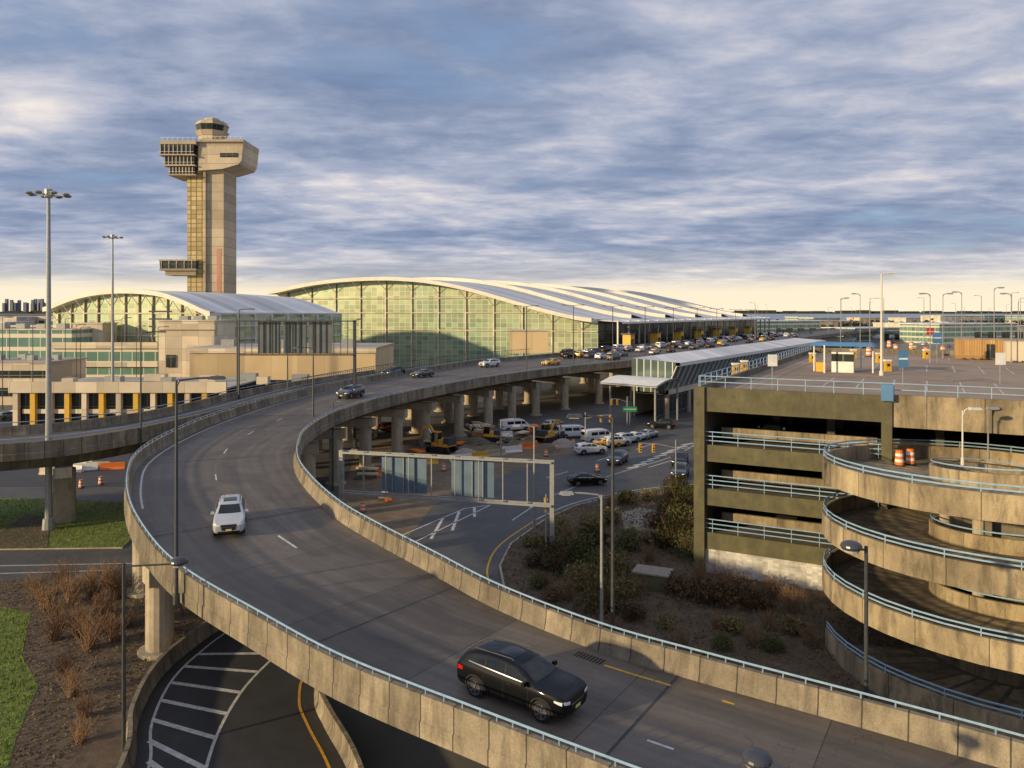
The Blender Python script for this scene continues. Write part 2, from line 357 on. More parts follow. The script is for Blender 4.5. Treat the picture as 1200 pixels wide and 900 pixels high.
for a,b_,w in [((485,636),(575,592),.16),((470,628),(545,596),.16),((575,592),(545,596),.16),((505,632),(520,606),.3),((530,622),(538,600),.3),((556,606),(556,595),.3)]:
    ribbon('lane_marking',[at(*a),at(*b_)],w,linew,.03)
for i in range(9):
    u=735+i*8; ribbon('crosswalk',[at(u,549-i*3.4),at(u+14,546.5-i*3.4)],.6,linew)
for a,b_ in [((640,560),(665,553)),((700,540),(720,534)),((745,527),(765,520)),((620,595),(650,580)),((670,572),(700,562)),((760,548),(800,536)),((830,520),(780,530))]:
    ribbon('lane_marking',[at(*a),at(*b_)],.18,linew)
ribbon('lane_marking',smooth([at(600,610),at(650,580),at(720,556),at(800,530),at(830,505)],5),.14,linew)
# lower left service road
LB=[(-16.2,29),(-17.7,35.3),(-19.3,39),(-20.3,43.4),(-20.2,47.2),(-19.2,51.5),(-16,57)]
RB=[(-5.5,31),(-7.3,35.3),(-9.3,39),(-10.4,41.5),(-10.8,45),(-9,50),(-5,54)]
lb=smooth([(x,y,0) for x,y in LB]); rb=smooth([(x,y,0) for x,y in RB])
m=MB(); m.grid([[Vector(a)+Vector((0,0,.03)),Vector(c)+Vector((0,0,.03))] for a,c in zip(lb,rb)],asphalt_d,flip=True); m.obj('underpass_road')
for nm,pth in (('concrete_barrier',lb),('concrete_barrier',rb[:28])):
    m=MB(); m.sweep(pth,[(-.3,0),(.3,0),(.14,.35),(.11,.95),(-.11,.95),(-.14,.35)],par_mat); m.obj(nm)
lw=[(-13.5,33),(-14.6,38),(-14.9,43),(-14.2,48)]
ribbon('lane_marking',smooth([(x,y,0) for x,y in lw]),.16,linew,.04)
ribbon('lane_marking',[(x+1.0,y,0) for x,y,z in lb[2:30]],.14,linew,.04)
for i in range(7):
    t=min(i*.45+.2,2.95); a=cat([(x+1.0,y) for x,y in LB[1:5]],t); q=cat(lw,min(max(t-.15,0),2.99))
    ribbon('lane_marking',[(a[0],a[1],0),(q[0],q[1],0)],.3,linew,.045)
ribbon('lane_marking',[(x-1.1,y,0) for x,y,z in rb[:30]],.14,liney,.04)
# left ground
s=MB(); s.face([(-60,30,.008),(-17,30,.008),(-20.5,46,.008),(-20,56,.008),(-32,61.5,.008),(-60,58,.008)],soil); s.obj('soil_bank')
gp=[(-36,54.5,.02),(-33.5,53.5,.02),(-30,47,.02),(-26.5,43,.02),(-24.5,38,.02),(-22,33,.02),(-40,28,.02),(-60,40,.02),(-60,56,.02)]
s=MB(); s.face(gp,grassm); s.obj('grass')
vg=[(-70,66),(-46,67.5),(-34.5,68),(-36,76),(-42,84),(-56,86),(-75,82)]
s=MB(); s.prism(vg,0,.13,concrete,grassm,bot=False); s.obj('grass_verge')
s=MB(); s.prism([(-47,67.6),(-41,67.8),(-47,78),(-50,79)],.12,.16,soil,bot=False); s.obj('verge_path')
s=MB(); s.face([(-90,56,.016),(-31,61.5,.016),(-31,67.2,.016),(-90,65.6,.016)],asphalt); s.obj('access_road')
ribbon('lane_marking',[(-90,60.5,0),(-31,64,0)],.15,linew,.03); ribbon('lane_marking',[(-90,57,0),(-33,62.2,0)],.15,linew,.03)
s=MB(); s.face([(-140,92,.03),(-45,92,.03),(-30,150,.03),(-140,150,.03)],asphalt_d); s.obj('car_park')
m=MB()
def inpoly(x,y,poly):
    c=False;n=len(poly)
    for i in range(n):
        a,b=poly[i],poly[(i+1)%n]
        if (a[1]>y)!=(b[1]>y) and x<(b[0]-a[0])*(y-a[1])/(b[1]-a[1])+a[0]: c=not c
    return c
cnt=0
while cnt<16000:
    if cnt%3: x,y=R.uniform(-42,-22),R.uniform(30,56); pl=gp; zz=.02
    else: x,y=R.uniform(-60,-34),R.uniform(66,86); pl=vg; zz=.13
    if not inpoly(x,y,pl): continue
    cnt+=1; h=R.uniform(.06,.22); a=R.uniform(0,6.28); w=.035; dx,dy=math.cos(a)*w,math.sin(a)*w
    m.face([(x-dx,y-dy,zz),(x+dx,y+dy,zz),(x+R.uniform(-.07,.07),y+R.uniform(-.07,.07),zz+h)],bladem)
m.obj('grass_tufts')
# ---------------------------------------------------------------- shrubs
def shrub_mesh(mat,rx,rz,n,ls,seed):
    r=random.Random(seed); m=MB()
    lobes=[(Vector((r.uniform(-.45,.45)*rx,r.uniform(-.45,.45)*rx,rz*r.uniform(.35,.65))),r.uniform(.45,.7)) for _ in range(7)]
    for i in range(26):
        a=r.uniform(0,6.28); q=r.uniform(.2,.75); m.cyl((0,0,0),(math.cos(a)*rx*q,math.sin(a)*rx*q,rz*r.uniform(.8,1.1)),.03,.008,leaf_b,3,False)
    for i in range(n):
        c,q=r.choice(lobes); d=Vector((r.gauss(0,1),r.gauss(0,1),r.gauss(0,1))).normalized()
        p=c+Vector((d.x*rx*q,d.y*rx*q,d.z*rz*q))*r.uniform(.6,1.08)
        if p.z<.02: p.z=r.uniform(.02,.2)
        u=Vector((r.gauss(0,1),r.gauss(0,1),r.gauss(0,1))).normalized(); w=u.orthogonal().normalized(); l=ls*r.uniform(.5,1.3)
        m.face([p-u*l,p+w*l*.5,p+u*l,p-w*l*.5],mat)
    return m
def twig_mesh(h,n,seed,mat):
    r=random.Random(seed); m=MB()
    for i in range(n):
        a=r.uniform(0,6.28); sp=r.uniform(.05,.75)*h; b0=Vector((r.uniform(-.3,.3)*h*.6,r.uniform(-.3,.3)*h*.6,0))
        mid=b0+Vector((math.cos(a)*sp*.5,math.sin(a)*sp*.5,h*r.uniform(.4,.6))); tip=b0+Vector((math.cos(a)*sp,math.sin(a)*sp,h*r.uniform(.7,1.05)))
        m.cyl(b0,mid,.022,.014,mat,3,False); m.cyl(mid,tip,.014,.004,mat,3,False)
        for _ in range(4):
            q=mid.lerp(tip,r.random()); m.cyl(q,q+Vector((r.uniform(-.25,.25),r.uniform(-.25,.25),r.uniform(.05,.35)))*h*.6,.009,.003,mat,3,False)
    return m
SH=[]
for i,(mt,rx,rz,nn) in enumerate([(leaf_g,1.5,1.7,1700),(leaf_o,1.5,1.9,2000),(leaf_g,1.2,1.2,1200),(leaf_r,1.3,1.0,900),(leaf_o,1.0,1.0,800),(leaf_g,1.8,1.4,1500)]):
    SH.append(shrub_mesh(mt,rx,rz,nn,.10,i+3))
first={}
def shrub(i,x,y,sc,rz=0):
    if i not in first: first[i]=SH[i].obj('shrub',(x,y,.12),rz); first[i].scale=(sc,sc,sc)
    else: inst(first[i],'shrub',(x,y,.12),rz,sc)
def place(u,v,i,sc): x,y,_=at(u,v); shrub(i,x,y,sc,R.uniform(0,6))
for u,v,i,sc in [(708,722,1,1.7),(680,690,4,1.6),(720,675,5,1.3),(650,672,0,1.3),(672,655,5,1.3),(700,645,2,1.6),(640,645,4,1.1),(735,645,2,1.4),(690,622,4,1.5),(715,614,4,1.5),(655,625,4,1.5),(730,700,4,1.1),
    (800,698,3,1.3),(835,708,3,1.5),(865,702,3,1.4),(780,738,4,.8),(860,742,4,.9),(930,745,4,1.0),(905,765,2,.7),(845,762,2,.7),(740,727,3,.9),(820,775,4,.7),(885,715,3,1.2),
    (790,645,0,1.5),(805,622,5,1.4),(770,642,4,1.3),(800,602,2,1.5),(780,600,4,1.3),(812,657,0,1.2),(765,618,3,1.3),(735,592,2,1.1),(760,587,4,1.1),(622,642,4,.9),(622,665,3,.9),(630,690,2,.8),(650,705,3,.9),(790,583,0,1.2),(812,585,5,1.0)]:
    place(u,v,i,sc)
tw=[twig_mesh(1.9,70,5,leaf_b),twig_mesh(1.6,60,9,leaf_b)]; T=[t.obj('bare_shrub',at(70,735),0) for t in tw]
T[1].location=at(120,720)
for u,v,sc in [(95,745,1.3),(55,715,1.1),(85,705,1.2),(110,700,1.2),(140,700,1.1),(65,750,1.0),(125,735,1.1),(45,700,1.0),(150,735,.8),(100,840,.8),(85,815,.8),(75,690,1.1),(130,690,1.1),(105,760,1.1),(135,750,1.0),(95,870,.7),(75,790,.7),
   (905,700,1.0),(800,760,.7),(720,745,.7),(850,690,1.1),(820,690,1.2),(760,660,1.0),(690,740,.6),(665,705,1.0),(745,700,.9),(930,720,1.0),(880,760,.8),(900,740,.9),(950,760,.8),(840,740,.8),(640,690,.8),(665,640,1.1),(755,640,1.0),(715,595,1.1)]:
    inst(R.choice(T),'bare_shrub',at(u,v),R.uniform(0,6),sc)
m=MB(); c=0
while c<26000:
    x,y=R.uniform(-1,44),R.uniform(24,92)
    if not inpoly(x,y,bedp): continue
    c+=1; l=R.uniform(.04,.15); u=Vector((R.gauss(0,1),R.gauss(0,1),R.gauss(0,.5))).normalized(); w=u.orthogonal().normalized(); p=Vector((x,y,R.uniform(.15,.35)))
    m.face([p-u*l,p+w*l*.6,p+u*l,p-w*l*.6],litter)
c=0
while c<6000:
    x,y=R.uniform(-40,-18),R.uniform(32,60)
    if inpoly(x,y,gp) or x>-20.8: continue
    c+=1; l=R.uniform(.03,.10); u=Vector((R.gauss(0,1),R.gauss(0,1),R.gauss(0,.5))).normalized(); w=u.orthogonal().normalized(); p=Vector((x,y,R.uniform(.02,.12)))
    m.face([p-u*l,p+w*l*.6,p+u*l,p-w*l*.6],litter)
m.obj('leaf_ground_cover')
x,y,_=at(765,690); m=MB(); m.box((x,y,.7),(2.6,1.7,1.2),brown,-.4); m.box((x,y,1.36),(2.8,1.9,.12),gravel,-.4); m.obj('utility_box')
# ---------------------------------------------------------------- parking garage
O=Vector((15.2,62,0)); e1=Vector((.88,-.475,0)).normalized(); e2=Vector((.475,.88,0)).normalized(); GA=math.atan2(e1.y,e1.x)
def gp_(t,s,z): p=O+e1*t+e2*s; return (p.x,p.y,z)
G=MB()
def gbox(t0,t1,s0,s1,z0,z1,mat,mb=None):
    p=gp_((t0+t1)/2,(s0+s1)/2,(z0+z1)/2); (mb or G).box(p,(t1-t0,s1-s0,z1-z0),mat,GA)
gbox(0,110,0,70,13.9,14.4,roofdeck); gbox(.2,109,.2,69,13.6,13.88,gar_shade)
gbox(-.02,13.6,-.25,.12,13.0,14.9,brown); gbox(13.6,110,-.25,.15,12.7,15.0,helix_mat)
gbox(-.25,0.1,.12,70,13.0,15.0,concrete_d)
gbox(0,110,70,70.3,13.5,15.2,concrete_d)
for zf in (3.2,6.7,10.2):
    gbox(0.2,13.5,.1,50,zf-.35,zf,gar_shade); gbox(13.5,90,7.2,50,zf-.35,zf,gar_shade)
    gbox(0,13.6,-.2,.1,zf-1.2,zf+.12,brown)
    gbox(.3,13.3,1.5,2.0,zf-1.15,zf-.35,gar_shade)
    gbox(.3,13.3,7,7.5,zf-1.15,zf-.35,gar_shade)
    gbox(1.2,12.8,2.2,2.5,zf+.5,zf+1.25,helix_mat)
    for h in (.45,.8,1.15): G.tube([gp_(.4,-.05,zf+h),gp_(13.3,-.05,zf+h)],.045,bluepipe)
    for t in range(1,14,2): G.cyl(gp_(t,-.05,zf),gp_(t,-.05,zf+1.15),.03,.03,bluepipe,5)
gbox(.3,13.4,-.1,.15,0,2.35,pmat('whitewashed_block',(.50,.49,.46),(.68,.66,.62),1.5,.85,stain=.35,drip=.4,grid=(.4,.2,.04,.06),gridcol=(.45,.44,.41)))
gbox(0,90,18,18.4,0,13.9,pmat('garage_shade_wall',(.05,.046,.04),(.09,.08,.07),.6,.9)); gbox(0,.3,1,18,0,13.9,gar_shade)  # wall added to stop light slits; its dark colour paints in interior shade
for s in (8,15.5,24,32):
    for t in (4.6,9,17,26,35): gbox(t-.3,t+.3,s-.3,s+.3,0,13.6,gar_shade)
gbox(-.4,.45,-.5,.3,0,14.95,brown); gbox(13.2,13.9,-.45,.3,8,14.95,brown); gbox(13.15,13.55,.1,.5,0,8,concrete_d)
for h in (.35,.8): 
    G.tube([gp_(-.1,0,15.0+h),gp_(60,0,15.0+h)],.04,bluepipe); G.tube([gp_(-.1,0,15.0+h),gp_(-.1,69,15.0+h)],.04,bluepipe)
for t in range(0,60,2): G.cyl(gp_(t,0,14.9),gp_(t,0,15.8),.035,.035,bluepipe,5)
for t in range(0,69,2): G.cyl(gp_(-.1,t,14.9),gp_(-.1,t,15.8),.035,.035,bluepipe,5)
gbox(13.2,14.0,-.8,-.45,14.6,15.8,blues)
G.obj('parking_garage')
m=MB()
for row in (10,16,34,40,58):
    for i in range(26):
        t=8+i*2.7; m.sweep([gp_(t,row,14.41),gp_(t,row+5,14.41)],[(.06,0),(-.06,0)],linew,closed=False)
m.obj('bay_markings')
# ---------------------------------------------------------------- helix
C=Vector((31.3,45.5,0)); H=MB()
def hz(th): return 10.0+(th-90)/360*3.5
th=[a for a in range(-912,361,8)]
po=[(C.x+12*math.cos(math.radians(a)),C.y+12*math.sin(math.radians(a)),hz(a)) for a in th]
pi_=[(C.x+5.6*math.cos(math.radians(a)),C.y+5.6*math.sin(math.radians(a)),hz(a)) for a in th]
H.sweep(po,[(0,-.4),(6.4,-.4),(6.4,0),(.25,0),(.25,.95),(0,.95)][::-1],helix_mat,caps=True)
H.sweep(po,[(.3,.006),(6.1,.006)][::-1],pmat('helix_floor',(.13,.115,.09),(.21,.18,.14),.7,.8,stain=.5,speck=.1),closed=False)
H.sweep(pi_,[(-.2,0),(-.2,.85),(0,.85),(0,0)],helix_mat)
for n,z_ in ((.12,1.12),(.12,1.36)): 
    pts=pipe(H,po,n,z_,.05)
for p in pts[::2]: H.cyl(p-Vector((0,0,.42)),p,.035,.035,bluepipe,5,False)
pipe(H,pi_,-.1,1.1,.045)
for a in range(20,380,60):
    x,y=C.x+5.0*math.cos(math.radians(a)),C.y+5.0*math.sin(math.radians(a)); H.cyl((x,y,0),(x,y,9.6),.32,.32,concrete,12)
H.cyl((C.x,C.y,0),(C.x,C.y,9.3),3.2,3.2,concrete_d,28)
H.obj('parking_ramp_helix')
m=MB(); m.face([(x,y,14.0) for x,y in [(C.x+8,C.y),(C.x+13,C.y),(C.x+13,C.y+9),(C.x+6,C.y+9)]],concrete); m.obj('garage_link_slab')
# ---------------------------------------------------------------- terminal halls
def ip(P,s):
    for (a,x),(b,y) in zip(P[:-1],P[1:]):
        if s<=b: 
            f=(s-a)/(b-a); return x+(y-x)*f
    return P[-1][1]
AX=Vector((.545,.838,0)).normalized()
def hall(name,Rp,Lv,prof,length,over,ribs,fascia=1.9):
    Rp=Vector((*Rp,0)); Lv=Vector((*Lv,0)); T=MB(); n=48
    def h(s):
        return sum(ip(prof,min(max(s+d,0),1)) for d in (-.05,-.03,-.01,.01,.03,.05))/6
    S=[i/n for i in range(n+1)]
    rows=[];uv=[]
    ts=[-over+ (length+over)*j/24 for j in range(25)]
    def lift(p,s,t,dz=0): k=1-0.10*max(0,t/length)**2; return p+Vector((0,0,18+(h(s)-18)*k+dz))
    for t in ts:
        rows.append([lift(Rp+Lv*s+AX*t,s,t) for s in S]); uv.append([(t,s*Lv.length) for s in S])
    T.grid(rows,roofw,uv,sm=True)
    f0=rows[0]; T.grid([[p for p in f0],[p-Vector((0,0,fascia*.55)) for p in f0]],rooff)
    T.grid([[p-Vector((0,0,fascia*.55)) for p in f0],[p-Vector((0,0,fascia*.55))+AX*over for p in f0]],rooff)
    rim=[p+Vector((0,0,.3)) for p in f0]; rim2=[p+AX*1.6 for p in rim]
    T.grid([rim2,rim],rooff); T.grid([rim,f0],rooff); T.grid([[p+AX*1.6 for p in f0],rim2],rooff)
    gl=[Rp+Lv*s for s in S]
    T.grid([[Vector((p.x,p.y,0)) for p in gl],[Vector((p.x,p.y,h(s)-.4)) for p,s in zip(gl,S)]],curtain,
        [[(s*Lv.length,0) for s in S],[(s*Lv.length,h(s)) for s in S]])
    for i in range(2,n,4):
        p=Rp+Lv*(i/n)-AX*.4; T.box((p.x,p.y,(h(i/n)-1)/2),(.3,.5,h(i/n)-1),cream,math.atan2(AX.y,AX.x))
        q=Rp+Lv*(i/n)-AX*over; T.cyl((q.x,q.y,h(i/n)-fascia*.55),(p.x,p.y,h(i/n)-4.5),.12,.12,rooff,4,False)
    for zz in (14,20.5,26): 
        ss=[s for s in S if h(s)>zz+2]
        if len(ss)>2: T.tube([Rp+Lv*ss[0]-AX*.4+Vector((0,0,zz)),Rp+Lv*ss[-1]-AX*.4+Vector((0,0,zz))],.22,cream,4)
    z1=h(0)-.5; a=Rp; b=Rp+AX*length
    T.face([(a.x,a.y,0),(b.x,b.y,0),(b.x,b.y,z1),(a.x,a.y,z1)],darkglass if length>100 else curtain)
    if length<100:
        for j in range(0,int(length),6):
            p=a+AX*j-Lv.normalized()*.3; T.box((p.x,p.y,z1/2),(.4,.5,z1),white,math.atan2(AX.y,AX.x))
        for zz in (13.2,16.8): T.tube([a-Lv.normalized()*.3+Vector((0,0,zz)),b-Lv.normalized()*.3+Vector((0,0,zz))],.25,white,4)
    T.grid([[r[0] for r in rows],[r[0]-Vector((0,0,1.2)) for r in rows]],rooff)
    c=Rp+Lv; d=c+AX*length; T.face([(c.x,c.y,0),(d.x,d.y,0),(d.x,d.y,h(1)-1),(c.x,c.y,h(1)-1)],cream)
    for t in ribs:
        r0=[lift(Rp+Lv*s+AX*t,s,t) for s in S]
        up=[p+Vector((0,0,1.4)) for p in r0]; mid=[p+AX*1.6+Vector((0,0,1.4)) for p in r0]
        T.grid([up,r0],rooff); T.grid([mid,up],rooff); T.grid([[lift(Rp+Lv*s+AX*(t+12),s,t+12,-.1) for s in S],mid],roofw,sm=False)
    if length>100:
        for j in range(0,int(length),9):
            p=Rp+AX*j; q=p-Lv.normalized()*7
            T.box((q.x,q.y,9.4+4.2),(.5,.5,8.4),steel,math.atan2(AX.y,AX.x))
            T.cyl((q.x,q.y,17.5),(p.x,p.y,z1),.2,.2,white,5)
        q0=Rp-Lv.normalized()*8.5; q1=q0+AX*length; p0=Rp; p1=Rp+AX*length
        T.grid([[q0+Vector((0,0,17.3)),q1+Vector((0,0,17.3))],[p0+Vector((0,0,18.3)),p1+Vector((0,0,18.3))]],roofw,flip=True)
        T.grid([[q0+Vector((0,0,16.7)),q1+Vector((0,0,16.7))],[q0+Vector((0,0,17.3)),q1+Vector((0,0,17.3))]],white)
    return T.obj(name)
hall('terminal_building',(30,268),(-125,42),[(0,18),(.0715,19.8),(.15,22.3),(.24,25.6),(.34,29.3),(.443,32.1),(.54,33.5),(.634,33.9),(.774,33.2),(.876,31.6),(.98,29),(1,28.5)],200,5,[28,62,98,136,172])
hall('terminal_concourse_hall',(-82,215),(-56.7,17),[(0,20.3),(.129,23.5),(.275,26.3),(.4,27.1),(.53,27.3),(.66,26.9),(.79,25.7),(.9,23.8),(1,21.6)],47,3,[])
for j in range(7):
    p=Vector((26,250,0))+AX*(22+j*24)+Vector((.838,-.545,0))*3; m=MB(); m.box((p.x,p.y,8.45+2.4),(3.4,3,4.4),yellow,math.atan2(AX.y,AX.x)); m.box((p.x,p.y,8.45+4.8),(4.8,3.6,.4),dsteel,math.atan2(AX.y,AX.x)); m.box((p.x,p.y-.1,8.45+1.6),(2.4,3.1,2.6),darkglass,math.atan2(AX.y,AX.x)); m.obj('kerbside_kiosk')
# ---------------------------------------------------------------- low buildings (left)
grey_roof=pmat('grey_roof',(.34,.32,.29),(.48,.45,.41),.15,.9,stain=.3)
def bld(name,u0,u1,D,z1,depth,mat,z0=0,rz=0,roof=None,extra=None):
    x0=(u0-600)*D/900; x1=(u1-600)*D/900; m=MB(); m.box(((x0+x1)/2,D+depth/2,(z0+z1)/2),(x1-x0,depth,z1-z0),mat,rz)
    m.box(((x0+x1)/2,D+depth/2,z1+.16),(x1-x0+.5,depth+.5,.3),roof or cream,rz)
    if extra: extra(m,x0,x1,D)
    return m.obj(name)
def carpark_extra(m,x0,x1,D):
    n=12
    for i in range(n+1):
        x=x0+(x1-x0)*i/n; m.box((x,D-.6,3),(.9,.9,6),yellow if i%2 else cream)
    m.box(((x0+x1)/2,D-1.2,7.1),(x1-x0+2,.5,2.0),cream); m.box(((x0+x1)/2,D-.4,2.6),(x1-x0-2,.3,.8),cream)
    for i in range(9): m.box((x0+6+i*6,D+6+(i*5)%13,7.4),(2.2+i%3,1.8,1.5),steel if i%2 else cream)
bld('low_service_building',22,262,142,6.5,24,darkglass,extra=carpark_extra,roof=grey_roof)
def box_extra(m,x0,x1,D):
    m.box(((x0+x1)/2,D-.3,17.2),(x1-x0+.8,.5,1.2),cream); m.box((x0+3,D-.2,9),(2.2,.3,3),darkglass)
    for i in range(3): m.box((x0+3+i*3.6,D+8,19.3),(2.2,2,1.2),steel)
bld('beige_terminal_annex',222,440,172,12.6,26,beige,roof=grey_roof,extra=lambda m,a,b,D:(m.box(((a+b)/2,D-.2,12.2),(b-a+.4,.4,.9),cream),m.box(((a+b)/2,D-.25,4.2),(b-a-4,.3,3),darkglass),[m.box((a+6+i*7,D+8+(i%2)*5,13.6),(3,2.5,1.8),steel) for i in range(5)]))
bld('stair_tower_building',186,251,186,18.6,14,cream,extra=box_extra)
bld('concourse_building',-60,84,205,16.0,16,teal,extra=lambda m,a,b,D:[m.box((a+5+i*5.5,D+6,16.9),(2.4,2.4,1.6),steel) for i in range(5)])
bld('concourse_wing',60,222,200,11.5,18,teal,extra=lambda m,a,b,D:(m.box(((a+b)/2,D-.4,12.2),(b-a,.6,1.6),cream),m.box(((a+b)/2,D-.4,7.2),(b-a,.6,1.2),cream),m.box(((a+b)/2,D-.4,3),(b-a,.6,1.2),cream)))
bld('concourse_lowrise',-60,60,172,9.5,14,cream,roof=grey_roof,extra=lambda m,a,b,D:(m.box(((a+b)/2,D-.2,7),(b-a,.3,1.5),darkglass),m.box(((a+b)/2,D-.2,3),(b-a,.3,1.8),darkglass),[m.box((a+3+i*4.4,D+4+i%3*2,10.3),(1.6,1.6,1.4),steel) for i in range(5)]))
bld('rooftop_plant_building',85,120,215,17.5,8,cream)
bld('kerbside_pavilion',597,642,232,15.0,9,beige,8.4)
for i in range(5):
    x=-150+i*9; m=MB(); m.box((x,235+i,14),(6,22,3.4),cream,.2); m.box((x,225+i,5),(1.2,1.2,14),steel); m.obj('jet_bridge')
x=(190-600)*205/900; m=MB(); 
for dx in (-2,2): m.box((x+dx,204,18),(.4,.4,9),dsteel)
for h in (17,19,21): m.box((x,204,h),(6,.5,.4),dsteel)
m.obj('roof_antenna_frame')
m=MB(); pa=[dk(13.4+i*.1,-.03,.95) for i in range(34)]
for zz in (.4,1.6): m.tube([p+Vector((0,0,zz)) for p in pa],.06,dsteel,4)
for a,b in zip(pa[:-1],pa[1:]):
    for j in range(3): q=a.lerp(b,j/3); m.cyl(q,q+Vector((0,0,1.6)),.05,.05,dsteel,4)
m.obj('ramp_fence')
# walkway with slanted glazing facing the garage
w0=Vector((31.7,150,0)); wa=AX; wn=Vector((-.838,.545,0)); Lw=140
W=MB()
def wp(t,n,z): p=w0+wa*t+wn*n; return Vector((p.x,p.y,z))
W.face([wp(0,1.8,5.5),wp(Lw,1.8,5.5),wp(Lw,-.4,10.3),wp(0,-.4,10.3)],slantglass)
W.face([wp(0,-1.2,10.3),wp(Lw,-1.2,10.3),wp(Lw,-1.2,11.0),wp(0,-1.2,11.0)],white); W.face([wp(0,-1.2,10.3),wp(Lw,-1.2,10.3),wp(Lw,-.2,10.3),wp(0,-.2,10.3)][::-1],white)
W.face([wp(0,-1.2,11),wp(Lw,-1.2,11),wp(Lw,9,11.6),wp(0,9,11.6)],roofw)
W.face([wp(0,1.2,4.6),wp(Lw,1.2,4.6),wp(Lw,1.2,5.6),wp(0,1.2,5.6)],cream); W.face([wp(0,1.2,5.6),wp(Lw,1.2,5.6),wp(Lw,2,5.6),wp(0,2,5.6)],cream)
W.face([wp(0,9,0),wp(Lw,9,0),wp(Lw,9,11.6),wp(0,9,11.6)],cream); W.face([wp(0,1.8,5),wp(0,9,5),wp(0,9,11.6),wp(0,-.4,11)],slantglass)
W.face([wp(0,1.2,4.6),wp(Lw,1.2,4.6),wp(Lw,9,4.6),wp(0,9,4.6)][::-1],concrete_d); W.face([wp(1,4,0),wp(Lw,4,0),wp(Lw,4,4.6),wp(1,4,4.6)],darkglass)
for i in range(0,int(Lw),3): W.cyl(wp(i,1.7,5.5),wp(i,-.5,10.4),.13,.13,white,4)
for i in range(0,int(Lw),12): p=wp(i,1.5,0); W.cyl(p,(p.x,p.y,4.7),.45,.45,concrete,10)
W.obj('elevated_walkway')
m=MB(); rows=[]
for i in range(11):
    a=i/10; rows.append([wp(-14+a*14,-2+j*1.6,7.6+.8*math.sin(math.pi*a)+(.03*j)) for j in range(8)])
m.grid(rows,white,sm=True); m.grid([[p-Vector((0,0,.3)) for p in r] for r in rows],white,flip=True)
for t in (-12,-1): 
    for n in (-1,8): p=wp(t,n,0); m.cyl(p,(p.x,p.y,7.8),.2,.2,steel,8)
m.obj('arrivals_canopy')
# ---------------------------------------------------------------- control tower
TX,TY=-122,313; T=MB()
T.box((TX-3.4,TY-4.2,42),(7.0,8.0,88),towery); T.box((TX+3.9,TY-1,42),(7.2,14,88),towerc); T.box((TX-4.5,TY+4,42),(5,9,88),towerc)
T.box((TX+.3,TY-5.2,42),(.9,8,86),towerc)
T.box((TX+5.6,TY-8.06,33),(1.7,.1,26),pmat('tower_painted_glow',(.55,.17,.12),(.48,.30,.22),.25,.7))  # reddish glow on the concrete, painted as a thin strip
def octa(cx,cy,r0,r1,z0,z1,mat,n=8,rot=.39):
    a=[(cx+r0*math.cos(rot+2*math.pi*i/n),cy+r0*math.sin(rot+2*math.pi*i/n),z0) for i in range(n)]
    b=[(cx+r1*math.cos(rot+2*math.pi*i/n),cy+r1*math.sin(rot+2*math.pi*i/n),z1) for i in range(n)]
    for i in range(n): j=(i+1)%n; T.face([a[i],a[j],b[j],b[i]],mat)
    T.face(b,mat); T.face(a[::-1],mat)
for i,(xl,z0,z1) in enumerate([(-12.6,75,78),(-14.2,78.6,82),(-15.6,82.6,86.4)]):
    xr=-3; cx=TX+(xl+xr)/2; w=xr-xl
    T.box((cx,TY-4,(z0+z1)/2),(w,13+i*1.4,(z1-z0)),darkglass,0,(1.03,1.03)); T.box((cx,TY-4,z0-.2),(w+1.2,14.2+i*1.4,.5),towerc)
    for q in range(8): T.box((TX+xl-.1+w*q/7.5,TY-10.8-i*.7,(z0+z1)/2),(.35,.3,z1-z0),towerc)
    T.box((cx,TY-11.3-i*.75,z0+.9),(w+1.0,.12,.1),white)
T.box((TX-8.9,TY-4,87.2),(14.2,17,1.5),towerc); 
for dx in range(-15,-2,2): T.cyl((TX+dx,TY-12,88),(TX+dx,TY-12,89.2),.08,.08,white,4)
T.box((TX-8.9,TY-12,89.2),(14.2,.12,.1),white)
pr=[(-1.5,76.5),(8,77.2),(14.2,79.0),(15.4,80.5),(16.3,88.8),(-1.5,88.8)]
fr=[(TX+x,TY-10.5,z) for x,z in pr]; bk=[(TX+x,TY+8,z) for x,z in pr]
T.face(fr,towerc); T.face(bk[::-1],towerc)
for i in range(len(pr)): j=(i+1)%len(pr); T.face([fr[j],fr[i],bk[i],bk[j]],towerc)
T.box((TX+7,TY-10.7,87.6),(17.5,.4,.5),pmat('tower_shadow_gap',(.1,.08,.06)))
T.box((TX+10.5,TY-10.6,82.6),(7,.3,1.6),darkglass)
for dx in range(-1,17,2): T.cyl((TX+dx,TY-10.4,88.8),(TX+dx,TY-10.4,90),.08,.08,white,4)
T.box((TX+7.4,TY-10.4,90),(17.8,.12,.1),white)
cx=TX+.6; octa(cx,TY-2,5.2,5.2,88.8,91.5,towerc); octa(cx,TY-2,5.4,6.6,91.5,93.4,towerc); octa(cx,TY-2,5.6,6.3,93.4,95.9,darkglass); octa(cx,TY-2,6.6,5.8,95.9,97.4,towerc); octa(cx,TY-2,3.4,3.0,97.4,98.8,towerc)
for dx in (-3,-1,1,2.5): T.cyl((cx+dx,TY-2,97),(cx+dx,TY-2,100.5+dx*.3),.09,.05,steel,4)
T.box((TX-9.6,TY-6,39.4),(14,9,3.0),darkglass,0,(1.03,1.03)); T.box((TX-9.6,TY-6,37.5),(14.4,9.6,.8),towerc); T.box((TX-9.6,TY-6,41.2),(14.8,9.8,.5),towerc); T.box((TX-8.8,TY-6,36.2),(12,8,1.8),towerc)
for dx in range(-16,-2,2): T.cyl((TX+dx,TY-11,41.2),(TX+dx,TY-11,42.5),.08,.08,white,4); 
